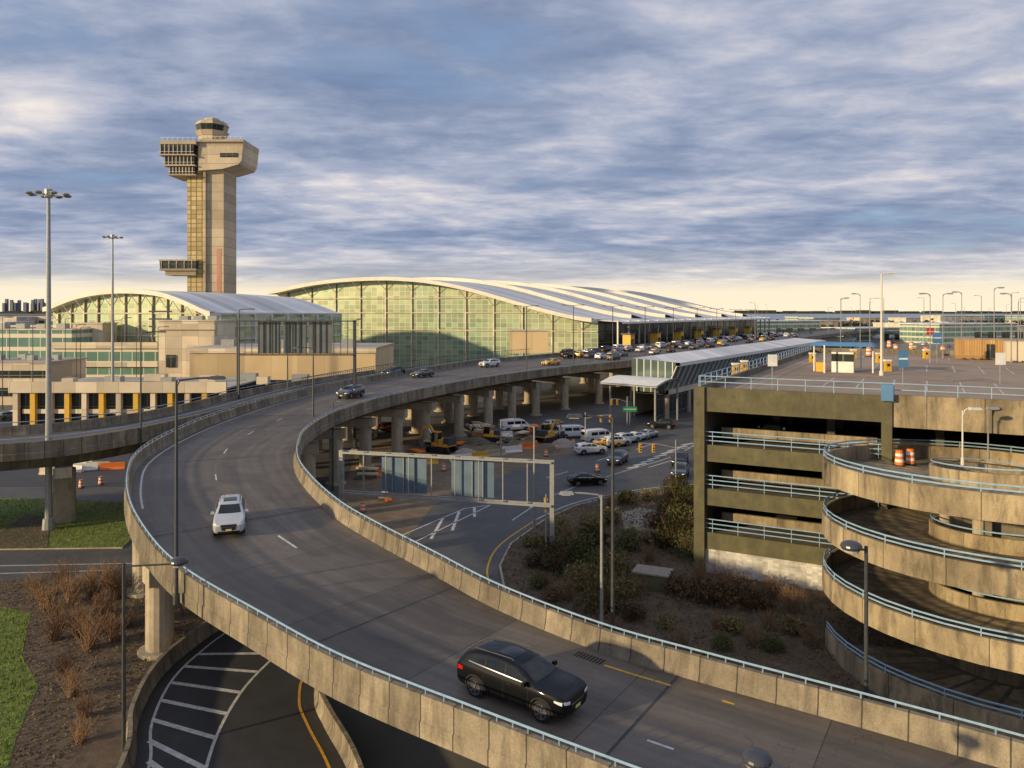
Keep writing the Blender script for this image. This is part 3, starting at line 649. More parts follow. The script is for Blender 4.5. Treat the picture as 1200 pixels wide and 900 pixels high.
for dx in range(-16,-2,3): T.box((TX+dx,TY-10.7,39.4),(.35,.3,3.2),towerc)
T.box((TX-9.6,TY-11,42.5),(14,.12,.1),white)
T.obj('control_tower')
# ---------------------------------------------------------------- street furniture
lens=pmat('lamp_lens',(.6,.6,.55),rough=.3)
def lamp_cobra(name,x,y,z0,h,arm,ang,mat=dsteel,r=.12,two=False):
    m=MB(); m.cyl((0,0,0),(0,0,h),r,r*.6,mat,8); m.cyl((0,0,0),(0,0,.5),r*1.7,r*1.5,mat,8)
    for a_ in ((ang,ang+math.pi) if two else (ang,)):
        d=Vector((math.cos(a_),math.sin(a_),0)); 
        path=[Vector((0,0,h-.3)),Vector((0,0,h))+d*.15,Vector((0,0,h+.1))+d*arm*.6,Vector((0,0,h+.12))+d*arm]
        m.tube(path,.055,mat); e=path[-1]
        m.box((e.x+d.x*.3,e.y+d.y*.3,e.z),(.85,.36,.16),mat,a_,(.75,.7)); m.box((e.x+d.x*.35,e.y+d.y*.35,e.z-.1),(.5,.26,.05),lens,a_)
    return m.obj(name,(x,y,z0))
def lamp_dome(x,y,z0,h,arm,ang):
    m=MB(); m.cyl((0,0,0),(0,0,h),.10,.075,dsteel,8); d=Vector((math.cos(ang),math.sin(ang),0))
    m.tube([Vector((0,0,h-.15)),Vector((0,0,h-.1))+d*arm],.05,dsteel); e=Vector((0,0,h))+d*arm
    if arm<.2: e=Vector((0,0,h+.1))
    m.blob((e.x,e.y,e.z),(.42,.42,.22),pmat('dome_lamp_shell',(.045,.05,.065),rough=.3),18,10); m.cyl((e.x,e.y,e.z-.22),(e.x,e.y,e.z-.12),.28,.36,lens,12)
    m.obj('street_lamp',(x,y,z0))
def mast(x,y,h):
    m=MB(); m.cyl((0,0,0),(0,0,h),.34,.15,steel,10); m.cyl((0,0,0),(0,0,1.2),.6,.5,steel,10); m.cyl((0,0,h-.3),(0,0,h+.5),.35,.35,steel,8)
    for i in range(8):
        a=i*math.pi/4; d=Vector((math.cos(a),math.sin(a),0)); m.cyl((0,0,h),d*1.5+Vector((0,0,h-.1)),.06,.05,steel,4)
        m.blob(d*1.65+Vector((0,0,h)),(.36,.36,.17),pmat('flood_shell',(.28,.27,.24),rough=.4),8,4)
    m.cyl((0,0,h),(0,0,h+1.2),.03,.03,steel,4); m.obj('high_mast_light',(x,y,0))
x,y,_=at(57,622); mast(x,y,32.2)
mast(-78,150,35.5)
p=dk(6.0,0); lamp_cobra('street_lamp',p.x-.25,p.y-.28,p.z-.5,17.5-p.z+.5,1.7,.1,dsteel,.11)
lamp_cobra('street_lamp',(165-600)*78/900,78,0,21-25*78/900,1.8,0)
def lampD(u,D,vtop,z0,arm,ang,mat=dsteel,r=.12,two=False): lamp_cobra('street_lamp',(u-600)*D/900,D,z0,21-(vtop-365)*D/900-z0,arm,ang,mat,r,two)
lampD(337,118,408,8.4,1.8,0); lampD(367,92,408,8,1.8,math.pi); lampD(417,120,375,0,.3,0); lampD(280,112,363,8.3,1.6,0); lampD(390,90,470,0,.3,0)
lampD(718,38.5,490,0,1.6,math.pi); lampD(705,44,580,0,1.7,math.pi,steel); lampD(626,74,500,0,1.4,math.pi,steel)
lampD(587,108,492,0,1.2,0,steel)
for u,D,vt in [(617,150,359),(672,165,358),(718,185,359),(756,205,360),(789,225,361),(817,248,361),(840,272,362),(862,300,363),(880,330,363)]:
    lampD(u,D,vt,8.4,1.8,0,dsteel,.13,True)
lamp_dome((145-600)*36/900,36,0,21-(660-365)*36/900,2.5,.1)
lamp_dome((1015-600)*31/900,31,0,21-(640-365)*31/900,.6,math.pi)
lamp_dome((887-600)*21.5/900,21.5,0,21-(893-365)*21.5/900,.1,0)
whitepole=pmat('white_pole',(.6,.58,.52),rough=.5)
x,y,_=at(1033,440,14.4); lampD(1033,y,321,14.4,.7,0,whitepole,.14)
lampD(1158,52,480,11,.0001,0,steel,.06); lampD(1128,50,481,11,.5,0,whitepole,.07)
for u,v,vt in [(1090,425,345),(1105,420,345),(1127,418,343),(1165,420,338),(1185,425,345),(985,412,350),(1008,412,345)]:
    x,y,_=at(u,v,14.4); lampD(u,y,vt,14.4,.7,R.choice((0,math.pi)),steel,.07)
for i in range(26):
    u=R.uniform(835,1230); D=R.uniform(260,900); lampD(u,D,365-R.uniform(-2,16)*300/D-4,0,1.8,R.choice((0,math.pi)),steel,.16)
for i in range(14):
    u=R.uniform(-20,240); D=R.uniform(150,230); lampD(u,D,R.uniform(372,385),0,1.5,0,dsteel,.10)
def gantry(name,p0,p1,ztop,depth,zb0,zb1,panels,mat=steel,step=1.35):
    m=MB(); p0,p1=Vector((*p0,0)),Vector((*p1,0)); d=(p1-p0); L=d.length; d.normalize(); n=Vector((-d.y,d.x,0)); rz=math.atan2(d.y,d.x)
    for p,zb in ((p0,zb0),(p1,zb1)): m.box((p.x,p.y,(zb+ztop)/2),(.36,.36,ztop-zb),mat,rz); m.box((p.x,p.y,zb+.2),(1,1,.4),concrete,rz)
    for z in (ztop-.15,ztop-depth):
        for o in (-.35,.35): m.box(((p0+p1)/2+n*o+Vector((0,0,z))),(L,.13,.16),mat,rz)
    k=int(L/step)
    for i in range(k+1):
        p=p0+d*(L*i/k); m.box((p.x,p.y,ztop-depth/2),(.09,.09,depth),mat,rz); 
        for z in (ztop-.15,ztop-depth): m.box((p.x,p.y,z),(.08,.7,.08),mat,rz)
    for a,b,pm in panels:
        c=p0+d*((a+b)/2*L)+n*.55; m.box((c.x,c.y,ztop-depth/2),((b-a)*L,.08,depth*.9),pm,rz)
        for j in range(1,4):
            q=p0+d*((a+(b-a)*j/4)*L)+n*.42; m.box((q.x,q.y,ztop-depth/2),(.07,.09,depth*.9),mat,rz)
    return m.obj(name)
gantry('overhead_sign_gantry',(-15,67.6),(3.3,63),8.8,3.7,0,0,[(.19,.41,bluep),(.53,.73,bluep)],steel,1.9)
panel=pmat('sign_back',(.10,.12,.13),(.17,.19,.19),.4,.5)
gantry('overhead_sign_gantry',(-41,115),(-23.6,115),19.7,5.2,0,0,[(.16,.36,panel),(.38,.58,panel),(.60,.80,panel)],dsteel,1.0)
def traffic_signal(u,v,h,arm,ang):
    x,y,_=at(u,v); m=MB(); m.cyl((0,0,0),(0,0,h),.11,.08,steel,8); d=Vector((math.cos(ang),math.sin(ang),0))
    m.tube([Vector((0,0,h-1)),d*arm*.5+Vector((0,0,h-.5)),d*arm+Vector((0,0,h-.4))],.06,steel)
    for f in (.6,.95):
        q=d*arm*f; m.box((q.x,q.y,h-1),(.32,.3,1.0),yellow)
        for j,c in enumerate((redm,black,black)): m.cyl((q.x,q.y-.15,h-.68-j*.3),(q.x,q.y-.2,h-.68-j*.3),.1,.1,c,8)
    m.obj('traffic_signal',(x,y,0))
traffic_signal(792,570,5.6,4.5,math.pi); traffic_signal(686,525,5.5,4,0); traffic_signal(640,650,5.2,.8,math.pi/2); traffic_signal(735,500,5.5,3,math.pi)
def sign(u,v,z0,w,h,zs,mat,name='traffic_sign'):
    x,y,_=at(u,v,z0); m=MB(); m.cyl((0,0,0),(0,0,zs),.05,.05,steel,6); m.box((0,-.08,zs),(w,.06,h),mat); m.box((0,-.115,zs),(w*.86,.01,h*.1),white); m.obj(name,(x,y,z0))
sign(738,500,0,2.6,.9,3.2,greens); sign(905,455,14.4,.8,1,2.4,white); sign(1172,450,14.4,.9,1.1,2.3,white); sign(1090,412,14.4,1.2,1.2,3.3,redm); sign(1098,425,14.4,1.2,1.4,3.2,blues);sign(1058,452,14.4,.9,1.5,2.4,blues)
def barrel(u,v,z0=0,s=1):
    x,y,_=at(u,v,z0); m=MB(); m.cyl((0,0,0),(0,0,.1),.38,.38,black,10)
    for i in range(5): m.cyl((0,0,.1+i*.18),(0,0,.28+i*.18),.29-.015*i,.275-.015*i,white if i%2 else orange,10)
    o=m.obj('traffic_barrel',(x,y,z0)); o.scale=(s,s,s)
for u,v in [(1042,402),(1050,408),(1018,412),(1105,410),(1125,412),(1068,404),(1085,412)]: barrel(u,v+6,14.4,1.4)
for u,v in [(60,588),(95,572),(118,568),(425,600),(700,553),(652,528),(610,527),(640,535),(520,552),(532,549),(544,546),(628,524),(672,522)]: barrel(u,v,0,1.0)
p=gp_(19,9,10.2)
for dx in (0,.9): 
    m=MB(); q=C+Vector((9*math.cos(math.radians(112+dx*8)),9*math.sin(math.radians(112+dx*8)),hz(112)+.05)); m.cyl((0,0,0),(0,0,.1),.38,.38,black,10)
    for i in range(5): m.cyl((0,0,.1+i*.2),(0,0,.3+i*.2),.31-.015*i,.295-.015*i,white if i%2 else orange,12)
    m.obj('traffic_barrel',q)
def jersey(u,v,L,ang,mat=white):
    x,y,_=at(u,v); m=MB(); m.sweep([(-L/2,0,0),(L/2,0,0)],[(-.3,0),(.3,0),(.12,.35),(.1,.9),(-.1,.9),(-.12,.35)],mat); m.obj('jersey_barrier',(x,y,.02),ang)
for u,v,mt in [(70,556,concrete),(85,553,white),(100,551,white),(115,549,concrete),(60,556,cream),(132,550,orange),(95,546,white),(80,545,cream)]: jersey(u,v,3,R.uniform(-.2,.3),mt)
for u,v in [(470,552),(485,548),(500,544),(540,540),(560,537),(580,534),(455,557),(600,530),(618,526),(590,512)]: jersey(u,v,3.2,.4,R.choice((yellow,white,concrete,orange)))
for u,v in [(535,522),(590,520),(612,514),(488,535),(505,522),(655,513),(470,575),(448,585),(430,560),(565,512),(545,507),(625,508)]:
    x,y,_=at(u,v); m=MB()
    for j in range(R.randint(3,6)): m.box((R.uniform(-.3,.3),R.uniform(-.8,.8),.15+j*.24),(R.uniform(2,3.4),R.uniform(.5,1.4),.2),R.choice((beige,steel,brown,orange,cream)),R.uniform(-.15,.15))
    m.obj('material_stack',(x,y,0),R.uniform(0,3))
for u,v in [(862,440),(872,436),(952,425),(1000,420),(1030,425),(1070,415),(1085,420),(1040,435)]:
    x,y,_=at(u,v,14.4); m=MB(); m.box((0,0,.55),(.7,.5,1.1),yellow,0,(.9,.9)); m.box((0,0,1.2),(.75,.55,.18),white); m.box((0,-.26,.7),(.3,.02,.3),black); m.obj('ticket_machine',(x,y,14.4))
x,y,_=at(988,436,14.4); m=MB()
m.box((0,0,3.05),(6.4,4,.35),blues,-.5,(.9,.8)); 
for i in (-1,1):
    for j in (-1,1): m.cyl((i*2.6,j*1.4,0),(i*2.6,j*1.4,3),.09,.09,white,8)
m.box((0,0,1.1),(2.2,1.4,2.2),white,-.5); m.box((0,-.05,1.6),(2.24,1.44,.8),darkglass,-.5); m.box((-2,1,.5),(1,.8,1),yellow,-.5); m.obj('toll_kiosk',(x,y,14.4))
for u,D,w,mt in [(1158,106,8,pmat('tan_container',(.42,.24,.09),(.52,.32,.14),.5,.7,grid=(.3,50,.3,.01),gridcol=(.33,.19,.07))),(1215,100,7,cream)]:
    m=MB(); m.box((0,0,1.35),(w,2.8,2.7),mt,-.45); m.box((0,0,2.76),(w+.2,3,.14),gravel,-.45); m.box((-.6,-1.45,1.1),(.9,.1,2),darkglass,-.45)
    for i in range(-3,4): m.box((i*w/7,0,.02),(.2,2.4,.3),dsteel,-.45)
    m.obj('site_trailer',((u-600)*D/900,D,14.45))
def excavator(u,v,rz,s=1):
    body=pmat('excavator_paint',(.70,.36,.03),(.52,.24,.02),2,.5,stain=.3)
    x,y,_=at(u,v); m=MB()
    for sy in (-1.1,1.1):
        m.sweep([(-1.7,sy,.45),(1.7,sy,.45)],[(-.25,-.4),(.25,-.4),(.25,.4),(-.25,.4)],tyre)
        m.cyl((-1.7,sy-.25,.45),(-1.7,sy+.25,.45),.42,.42,tyre,12); m.cyl((1.7,sy-.25,.45),(1.7,sy+.25,.45),.42,.42,tyre,12)
    m.box((-.3,0,1.5),(3,2.3,1.0),body,0,(.95,.9)); m.box((-1.4,0,1.75),(.9,2.2,1.1),dsteel); m.box((.6,.6,2.3),(1.3,1.0,1.4),glassc,0,(.85,.9)); m.box((.6,.6,3.05),(1.3,1,.12),body)
    m.sweep([(1.0,-.3,1.8),(2.4,-.3,3.6),(3.8,-.3,3.4)],[(-.14,-.2),(.14,-.2),(.14,.2),(-.14,.2)],body); m.cyl((3.7,-.3,3.5),(4.5,-.3,1.5),.18,.12,body,6)
    m.cyl((1.6,-.3,1.8),(2.7,-.3,3.3),.07,.07,chrome,6); m.box((4.4,-.3,1.0),(.9,1.0,.9),dsteel,0,(.6,1)); o=m.obj('excavator',(x,y,.02),rz); o.scale=(s,)*3
excavator(518,530,2.6,1.0); excavator(640,518,.9,.9); excavator(575,517,2.9,.8)
for u,v,c in [(560,520,brown),(575,530,dirt),(545,534,gravel),(660,522,gravel),(475,562,dirt),(640,528,dirt)]:
    x,y,_=at(u,v); m=MB(); rows=[]
    for j in range(6):
        q=j/5; rr=(1-q)*2.2+.05; rows.append([(x+rr*math.cos(a*.6283)*R.uniform(.85,1.15),y+rr*math.sin(a*.6283)*R.uniform(.85,1.15),.02+1.1*math.sin(q*1.5)) for a in range(10)]); rows[-1].append(rows[-1][0])
    m.grid(rows,c); m.obj('spoil_heap')
# ---------------------------------------------------------------- cars
def car_mesh(kind):
    if kind=='suv':
        S=[(2.42,.40,.78,.70,.84,.58),(2.34,.28,.94,.87,.98,.74),(2.1,.24,1.02,.94,1.06,.82),(1.6,.24,1.07,.96,1.12,.85),(1.08,.24,1.10,.96,1.16,.85),(.66,.24,1.11,.96,1.44,.76),(.22,.24,1.12,.96,1.64,.70),
           (-.5,.24,1.13,.96,1.71,.69),(-1.2,.24,1.15,.96,1.69,.68),(-1.85,.24,1.17,.95,1.63,.66),(-2.15,.26,1.17,.93,1.47,.67),(-2.34,.30,1.10,.89,1.18,.72),(-2.42,.40,.97,.80,1.02,.62)]
        win=[[(.80,1.17),(-.12,1.19),(-.12,1.54),(.32,1.51)],[(-.2,1.19),(-1.02,1.21),(-1.02,1.55),(-.2,1.57)],[(-1.1,1.22),(-1.78,1.28),(-1.62,1.50),(-1.1,1.54)]]
        ws=(.68,1.19,.57,1.55); rw=(.60,1.22,.53,1.50); wr=.38; ax=(1.47,-1.44); hl=.80
    elif kind=='van':
        S=[(2.7,.40,.85,.72,.90,.60),(2.6,.28,1.0,.90,1.08,.76),(2.3,.24,1.12,.97,1.25,.84),(1.9,.24,1.2,.98,1.6,.84),(1.45,.24,1.22,.98,2.0,.82),(1.0,.24,1.24,.98,2.12,.80),(0,.24,1.25,.98,2.15,.80),
           (-1.2,.24,1.25,.98,2.15,.80),(-2.2,.24,1.25,.98,2.13,.80),(-2.6,.26,1.25,.97,2.08,.79),(-2.7,.34,1.2,.93,1.95,.74)]
        win=[[(1.9,1.25),(1.0,1.25),(1.0,1.75),(1.55,1.72)],[(.85,1.27),(-.3,1.27),(-.3,1.75),(.85,1.77)],[(-.5,1.27),(-1.7,1.27),(-1.7,1.75),(-.5,1.75)]]
        ws=(.72,1.28,.66,1.85); rw=(.62,1.3,.60,1.8); wr=.37; ax=(1.75,-1.6); hl=.80
    else:
        S=[(2.35,.34,.62,.68,.66,.55),(2.25,.24,.74,.84,.79,.70),(1.9,.20,.83,.90,.88,.78),(1.4,.20,.89,.92,.95,.80),(.95,.20,.93,.92,.99,.80),(.55,.20,.94,.92,1.20,.70),(.05,.20,.95,.92,1.40,.62),
           (-.5,.20,.96,.92,1.44,.61),(-1.0,.20,.98,.92,1.39,.61),(-1.45,.20,1.0,.91,1.20,.66),(-1.85,.22,1.0,.90,1.05,.74),(-2.2,.25,.98,.87,1.02,.70),(-2.35,.36,.85,.78,.88,.60)]
        win=[[(.62,1.0),(-.12,1.0),(-.12,1.30),(.15,1.27)],[(-.2,1.0),(-.85,1.02),(-.85,1.27),(-.2,1.31)],[(-.92,1.03),(-1.3,1.07),(-1.1,1.19),(-.92,1.25)]]
        ws=(.62,1.02,.52,1.31); rw=(.56,1.08,.48,1.29); wr=.33; ax=(1.42,-1.38); hl=.62
    rings=[]
    for x,zb,bl,w,zr,wrf in S:
        half=[(.0,zb),(.82*w,zb),(.96*w,zb+.1),(w,zb+.4*(bl-zb)),(.985*w,bl-.1),(.93*w,bl),(wrf+(0.90*w-wrf)*.5,bl+(zr-bl)*.5),(wrf,zr-.07*min(1,(zr-bl)/.3)),(wrf*.82,zr-.015),(wrf*.4,zr+.0),(0,zr+.005)]
        rings.append([(x,-a,b) for a,b in half]+[(x,a,b) for a,b in half[-2:0:-1]])
    nv=len(rings[0]); verts=[v for r in rings for v in r]; faces=[]
    for i in range(len(rings)-1):
        for j in range(nv): k=(j+1)%nv; faces.append((i*nv+j,i*nv+k,(i+1)*nv+k,(i+1)*nv+j))
    faces.append(tuple(range(nv))[::-1]); faces.append(tuple((len(rings)-1)*nv+j for j in range(nv)))
    me=bpy.data.meshes.new('b'); me.from_pydata(verts,[],faces)
    bm=bmesh.new(); bm.from_mesh(me); bmesh.ops.recalc_face_normals(bm,faces=bm.faces); bm.to_mesh(me); bm.free()
    me.materials.append(P_black); me.materials.append(black)
    o=bpy.data.objects.new('b',me); scene.collection.objects.link(o)
    ss=o.modifiers.new('s','SUBSURF'); ss.levels=2; ss.render_levels=2
    cm=MB()
    for axx in ax:
        for sy in (-1,1): cm.cyl((axx,sy*.62,wr),(axx,sy*1.2,wr),wr+.055,wr+.055,black,28)
    co=cm.obj('cut'); bmod=bmesh.new(); bmod.from_mesh(co.data); bmesh.ops.remove_doubles(bmod,verts=bmod.verts,dist=1e-4); bmesh.ops.recalc_face_normals(bmod,faces=bmod.faces); bmod.to_mesh(co.data); bmod.free()
    co.data.materials.clear(); co.data.materials.append(P_black); co.data.materials.append(black)
    for p in co.data.polygons: p.material_index=1
    bo=o.modifiers.new('c','BOOLEAN'); bo.object=co; bo.operation='DIFFERENCE'; bo.solver='EXACT'
    dg=bpy.context.evaluated_depsgraph_get(); ev=o.evaluated_get(dg); em=bpy.data.meshes.new_from_object(ev)
    M=MB(); M.mats=[P_black]
    V=[v.co.copy() for v in em.vertices]
    for p in em.polygons: M.face([V[i] for i in p.vertices],P_black if p.material_index==0 else black,sm=True)
    bpy.data.objects.remove(co); 
    bvh=BVHTree.FromPolygons(V,[tuple(p.vertices) for p in em.polygons])
    bpy.data.objects.remove(o)
    def patch(mode,q,mat,n=6,off=.008,ny=5):
        rows=[]
        for i in range(n+1):
            row=[]
            for j in range(ny+1):
                a=i/n;b=j/ny
                pa=[(q[0][c]*(1-a)+q[1][c]*a)*(1-b)+(q[3][c]*(1-a)+q[2][c]*a)*b for c in (0,1)]
                if mode in ('L','R'): s=1 if mode=='L' else -1; og=Vector((pa[0],s*3,pa[1])); dr=Vector((0,-s,0))
                elif mode=='F': og=Vector((4,pa[0],pa[1])); dr=Vector((-1,0,0))
                elif mode=='B': og=Vector((-4,pa[0],pa[1])); dr=Vector((1,0,0))
                else: og=Vector((pa[0],pa[1],4)); dr=Vector((0,0,-1))
                hit,nr,_,_=bvh.ray_cast(og,dr)
                if hit is None: row.append(None); continue
                if nr.dot(dr)>0: nr=-nr
                row.append(hit+nr*off)
            rows.append(row)
        for i in range(n):
            for j in range(ny):
                c=[rows[i][j],rows[i+1][j],rows[i+1][j+1],rows[i][j+1]]
                if None in c: continue
                if max((c[0]-c[2]).length,(c[1]-c[3]).length)>.6: continue
                nn=(c[1]-c[0]).cross(c[2]-c[1]); vv={'L':Vector((0,1,0)),'R':Vector((0,-1,0)),'F':Vector((1,0,.3)),'B':Vector((-1,0,.3)),'T':Vector((0,0,1))}[mode]
                if nn.dot(vv)<0: c=c[::-1]
                M.face(c,mat,sm=True)
    for sd in 'LR':
        for q in win: patch(sd,q,glassc)
        patch(sd,[(win[0][0][0]+.05,win[0][0][1]-.035),(win[2][1][0]-.02,win[2][1][1]-.035),(win[2][1][0]-.02,win[2][1][1]-.01),(win[0][0][0]+.05,win[0][0][1]-.01)],chrome,12,.012,1)
        zt=win[0][0][1]-.05
        for xs in (win[0][0][0]+.12,win[0][1][0]-.04,win[1][1][0]-.04): patch(sd,[(xs,.36),(xs+.014,.36),(xs+.014,zt),(xs,zt)],black,1,.006,8)
        for xs in (win[0][1][0]+.12,win[1][1][0]+.12): patch(sd,[(xs,zt-.16),(xs+.2,zt-.16),(xs+.2,zt-.12),(xs,zt-.12)],chrome,3,.03,1)
        patch(sd,[(ax[1]+wr+.1,.24),(ax[0]-wr-.1,.24),(ax[0]-wr-.1,.37),(ax[1]+wr+.1,.37)],black,8,.01,2)
        for a_ in ax:
            for t in range(10):
                a0=math.radians(t*18);a1=math.radians((t+1)*18)
                r0,r1=wr+.055,wr+.11
                patch(sd,[(a_+r0*math.cos(a0),wr+r0*math.sin(a0)),(a_+r1*math.cos(a0),wr+r1*math.sin(a0)),(a_+r1*math.cos(a1),wr+r1*math.sin(a1)),(a_+r0*math.cos(a1),wr+r0*math.sin(a1))],black if kind=='suv' else P_black,1,.012,1)
    patch('F',[(-ws[0],ws[1]),(ws[0],ws[1]),(ws[2],ws[3]),(-ws[2],ws[3])],glassc,10,.008,8)
    patch('B',[(-rw[0],rw[1]),(rw[0],rw[1]),(rw[2],rw[3]),(-rw[2],rw[3])],glassc,10,.008,8)
    if kind=='suv': patch('T',[(.0,-.40),(-.75,-.40),(-.75,.40),(.0,.40)],glassc,6,.008,4)
    b0=.42 if kind=='sedan' else .5
    patch('F',[(-.40,b0),(.40,b0),(.46,hl+.05),(-.46,hl+.05)],black,6,.012,4); patch('F',[(-.42,hl-.12),(.42,hl-.12),(.42,hl-.08),(-.42,hl-.08)],chrome,6,.02,1)
    patch('F',[(-.62,.32),(.62,.32),(.66,.44),(-.66,.44)],black,8,.01,2); patch('F',[(-.17,b0-.04),(.17,b0-.04),(.17,b0+.09),(-.17,b0+.09)],platem,2,.03,1)
    for s in (-1,1):
        fx=S[0][0]-2.4
        patch('F',[(s*.50,hl-.06),(s*.80,hl-.0),(s*.80,hl+.10),(s*.50,hl+.05)],headl,6,.014,3); patch('L' if s>0 else 'R',[(2.27+fx,hl-.02),(1.98+fx,hl+.06),(1.98+fx,hl+.12),(2.27+fx,hl+.09)],headl,4,.014,2)
        patch('B',[(s*.50,hl+.05),(s*.84,hl+.05),(s*.82,hl+.25),(s*.50,hl+.2)],taill,6,.014,3); patch('L' if s>0 else 'R',[(-2.27-fx,hl+.08),(-2.0-fx,hl+.1),(-2.0-fx,hl+.22),(-2.25-fx,hl+.24)],taill,4,.014,2)
        M.box((win[0][0][0]+.02,s*1.02,win[0][0][1]+.03),(.14,.22,.15),P_black,0,(.7,.8))
        if kind=='suv': M.tube([(.1,s*.62,1.69),(.0,s*.62,1.735),(-1.6,s*.60,1.71),(-1.7,s*.60,1.66)],.02,dsteel)
    patch('B',[(-.62,.34),(.62,.34),(.62,.5),(-.62,.5)],black,6,.01,2); patch('B',[(-.17,.72),(.17,.72),(.17,.86),(-.17,.86)],platem,2,.02,1)
    for a_ in ax:
        for s in (-1,1):
            y0,y1=s*.70,s*.94
            M.cyl((a_,y0,wr),(a_,y1,wr),wr,wr,tyre,28); M.cyl((a_,y1-s*.005,wr),(a_,y1+s*.012,wr),wr*.70,wr*.66,dsteel,24)
            for k in range(5):
                an=k*2*math.pi/5
                p0=Vector((a_,y1+s*.02,wr)); p1=p0+Vector((math.cos(an),0,math.sin(an)))*wr*.64; M.cyl(p0,p1,.05,.035,rimm,4)
            for t in range(20):
                a0,a1=t*.31416,(t+1)*.31416; M.cyl((a_+wr*.66*math.cos(a0),y1+s*.015,wr+wr*.66*math.sin(a0)),(a_+wr*.66*math.cos(a1),y1+s*.015,wr+wr*.66*math.sin(a1)),.02,.02,rimm,4,False)
    M.box((0,0,.32),(3.4,1.3,.2),black)
    ob=M.obj('tmp')
    bm=bmesh.new(); bm.from_mesh(ob.data); bmesh.ops.remove_doubles(bm,verts=bm.verts,dist=.0006); bm.to_mesh(ob.data); bm.free()
    me=ob.data; bpy.data.objects.remove(ob); return me
CM={'suv':car_mesh('suv'),'sedan':car_mesh('sedan'),'van':car_mesh('van')}
VAR={}
def car(kind,pm,x,y,z,rz,name=None,tilt=0,sc=1):
    key=(kind,pm.name)
    if key not in VAR:
        me=CM[kind].copy()
        for i,m in enumerate(me.materials):
            if m==P_black: me.materials[i]=pm
        VAR[key]=me
    o=bpy.data.objects.new(name or kind,VAR[key]); scene.collection.objects.link(o); o.location=(x,y,z+.01); o.rotation_euler=(0,tilt,rz); o.scale=(sc,)*3; return o
def deckz(x,y):
    best=None
    for i in range(len(SO)):
        c=(Vector(SO[i])+Vector(SI[i]))/2; d=(c.x-x)**2+(c.y-y)**2
        if best is None or d<best[0]: best=(d,c.z,i)
    return best[1]
o=car('suv',P_black,.35,30.2,deckz(.35,30.2),math.radians(-35),'suv',0.01,1.06)
o=car('suv',P_pearl,-18.2,49.6,deckz(-18.2,49.6),math.radians(-72),'suv',.04)
rd=math.atan2(.838,.545)
for u,v,k,pm,a in [(411,466,'suv',P_grey,-1.9),(461,441,'suv',P_black,-2.1),(495,442,'sedan',P_grey,-2.2),(574,430,'suv',P_white,-2.4),(646,428,'sedan',P_yel,-2.4),(664,418,'suv',P_black,rd)]:
    x,y,z=at(u,v,8.45); car(k,pm,x,y,8.45,a,sc=1.08)
PC=(P_grey,P_black,P_silver,P_white,P_black,P_blue,P_white,P_yel,P_grey,P_silver)
for f in (.12,.25,.38,.52,.66):
    kk=16.9+R.uniform(0,.2)
    while kk<20.2:
        p=dk(kk,f); car(R.choice(('suv','sedan','suv','van')),R.choice(PC),p.x,p.y,p.z,rd+R.uniform(-.05,.05)); 
        kk+=R.uniform(.13,.32)*(1 if f<.3 else 1.9)*(1 if kk<19 else .6)
for u,v,k,pm,a in [(688,568,'sedan',P_black,.2),(724,543,'suv',P_blue,-2.0),(797,559,'suv',P_blue,-1.9),(797,545,'suv',P_black,-1.9),(775,502,'suv',P_black,2.8),(692,532,'suv',P_white,.3),(712,524,'sedan',P_yel,.4),(722,523,'suv',P_white,.5),(735,519,'suv',P_white,.6),(746,516,'sedan',P_white,.7),(700,518,'van',P_white,.5),(760,513,'sedan',P_silver,.9),(430,512,'suv',P_grey,.2),(455,505,'suv',P_red,1.2),(845,495,'suv',P_grey,.3),(25,487,'sedan',P_white,.1),(45,489,'suv',P_black,.1),(95,492,'sedan',P_blue,.1),(10,492,'suv',P_silver,1.2),
    (603,505,'van',P_white,.4),(672,513,'van',P_white,.2),(648,502,'suv',P_silver,1.0),(560,503,'sedan',P_white,.6)]:
    x,y,z=at(u,v,0); car(k,pm,x,y,.03,a)
for t,zf,pm in [(6,3.2,P_grey),(9.5,3.2,P_silver),(4.6,10.2,P_blue)]:
    p=gp_(t,6,zf); car('sedan',pm,p[0],p[1],zf,math.atan2(e2.y,e2.x)+math.pi)
for i in range(70):
    D=R.uniform(230,520); u=R.uniform(890,1230); car(R.choice(('suv','sedan')),R.choice((P_grey,P_white,P_silver,P_black,P_red,P_blue)),(u-600)*D/900,D,.05,R.choice((rd,rd+math.pi/2)))
# ---------------------------------------------------------------- background
for i in range(26):
    D=R.uniform(500,1400); u=R.uniform(860,1260); h=R.uniform(6,15); w=R.uniform(25,90)
    m=MB(); m.box((0,0,h/2),(w,30,h),R.choice((cream,beige,concrete_d,teal)),.4); m.box((0,0,h+.3),(w+1,31,.6),roofw,.4)
    for q in range(int(w/9)): m.box((-w/2+6+q*9,-15.5,h*.35),(5,.6,h*.5),darkglass)
    m.obj('airport_building',((u-600)*D/900,D,0))
for i in range(14):
    D=R.uniform(500,1300); u=R.uniform(-40,60); h=R.uniform(8,18); w=R.uniform(30,80)
    m=MB(); m.box((0,0,h/2),(w,30,h),R.choice((cream,concrete_d,teal)),-.1); m.box((0,0,h+.3),(w+1,31,.6),roofw,-.1)
    for q in range(int(w/9)): m.box((-w/2+6+q*9,-15.5,h*.6),(6,.6,h*.3),darkglass)
    m.obj('airport_building',((u-600)*D/900,D,0))
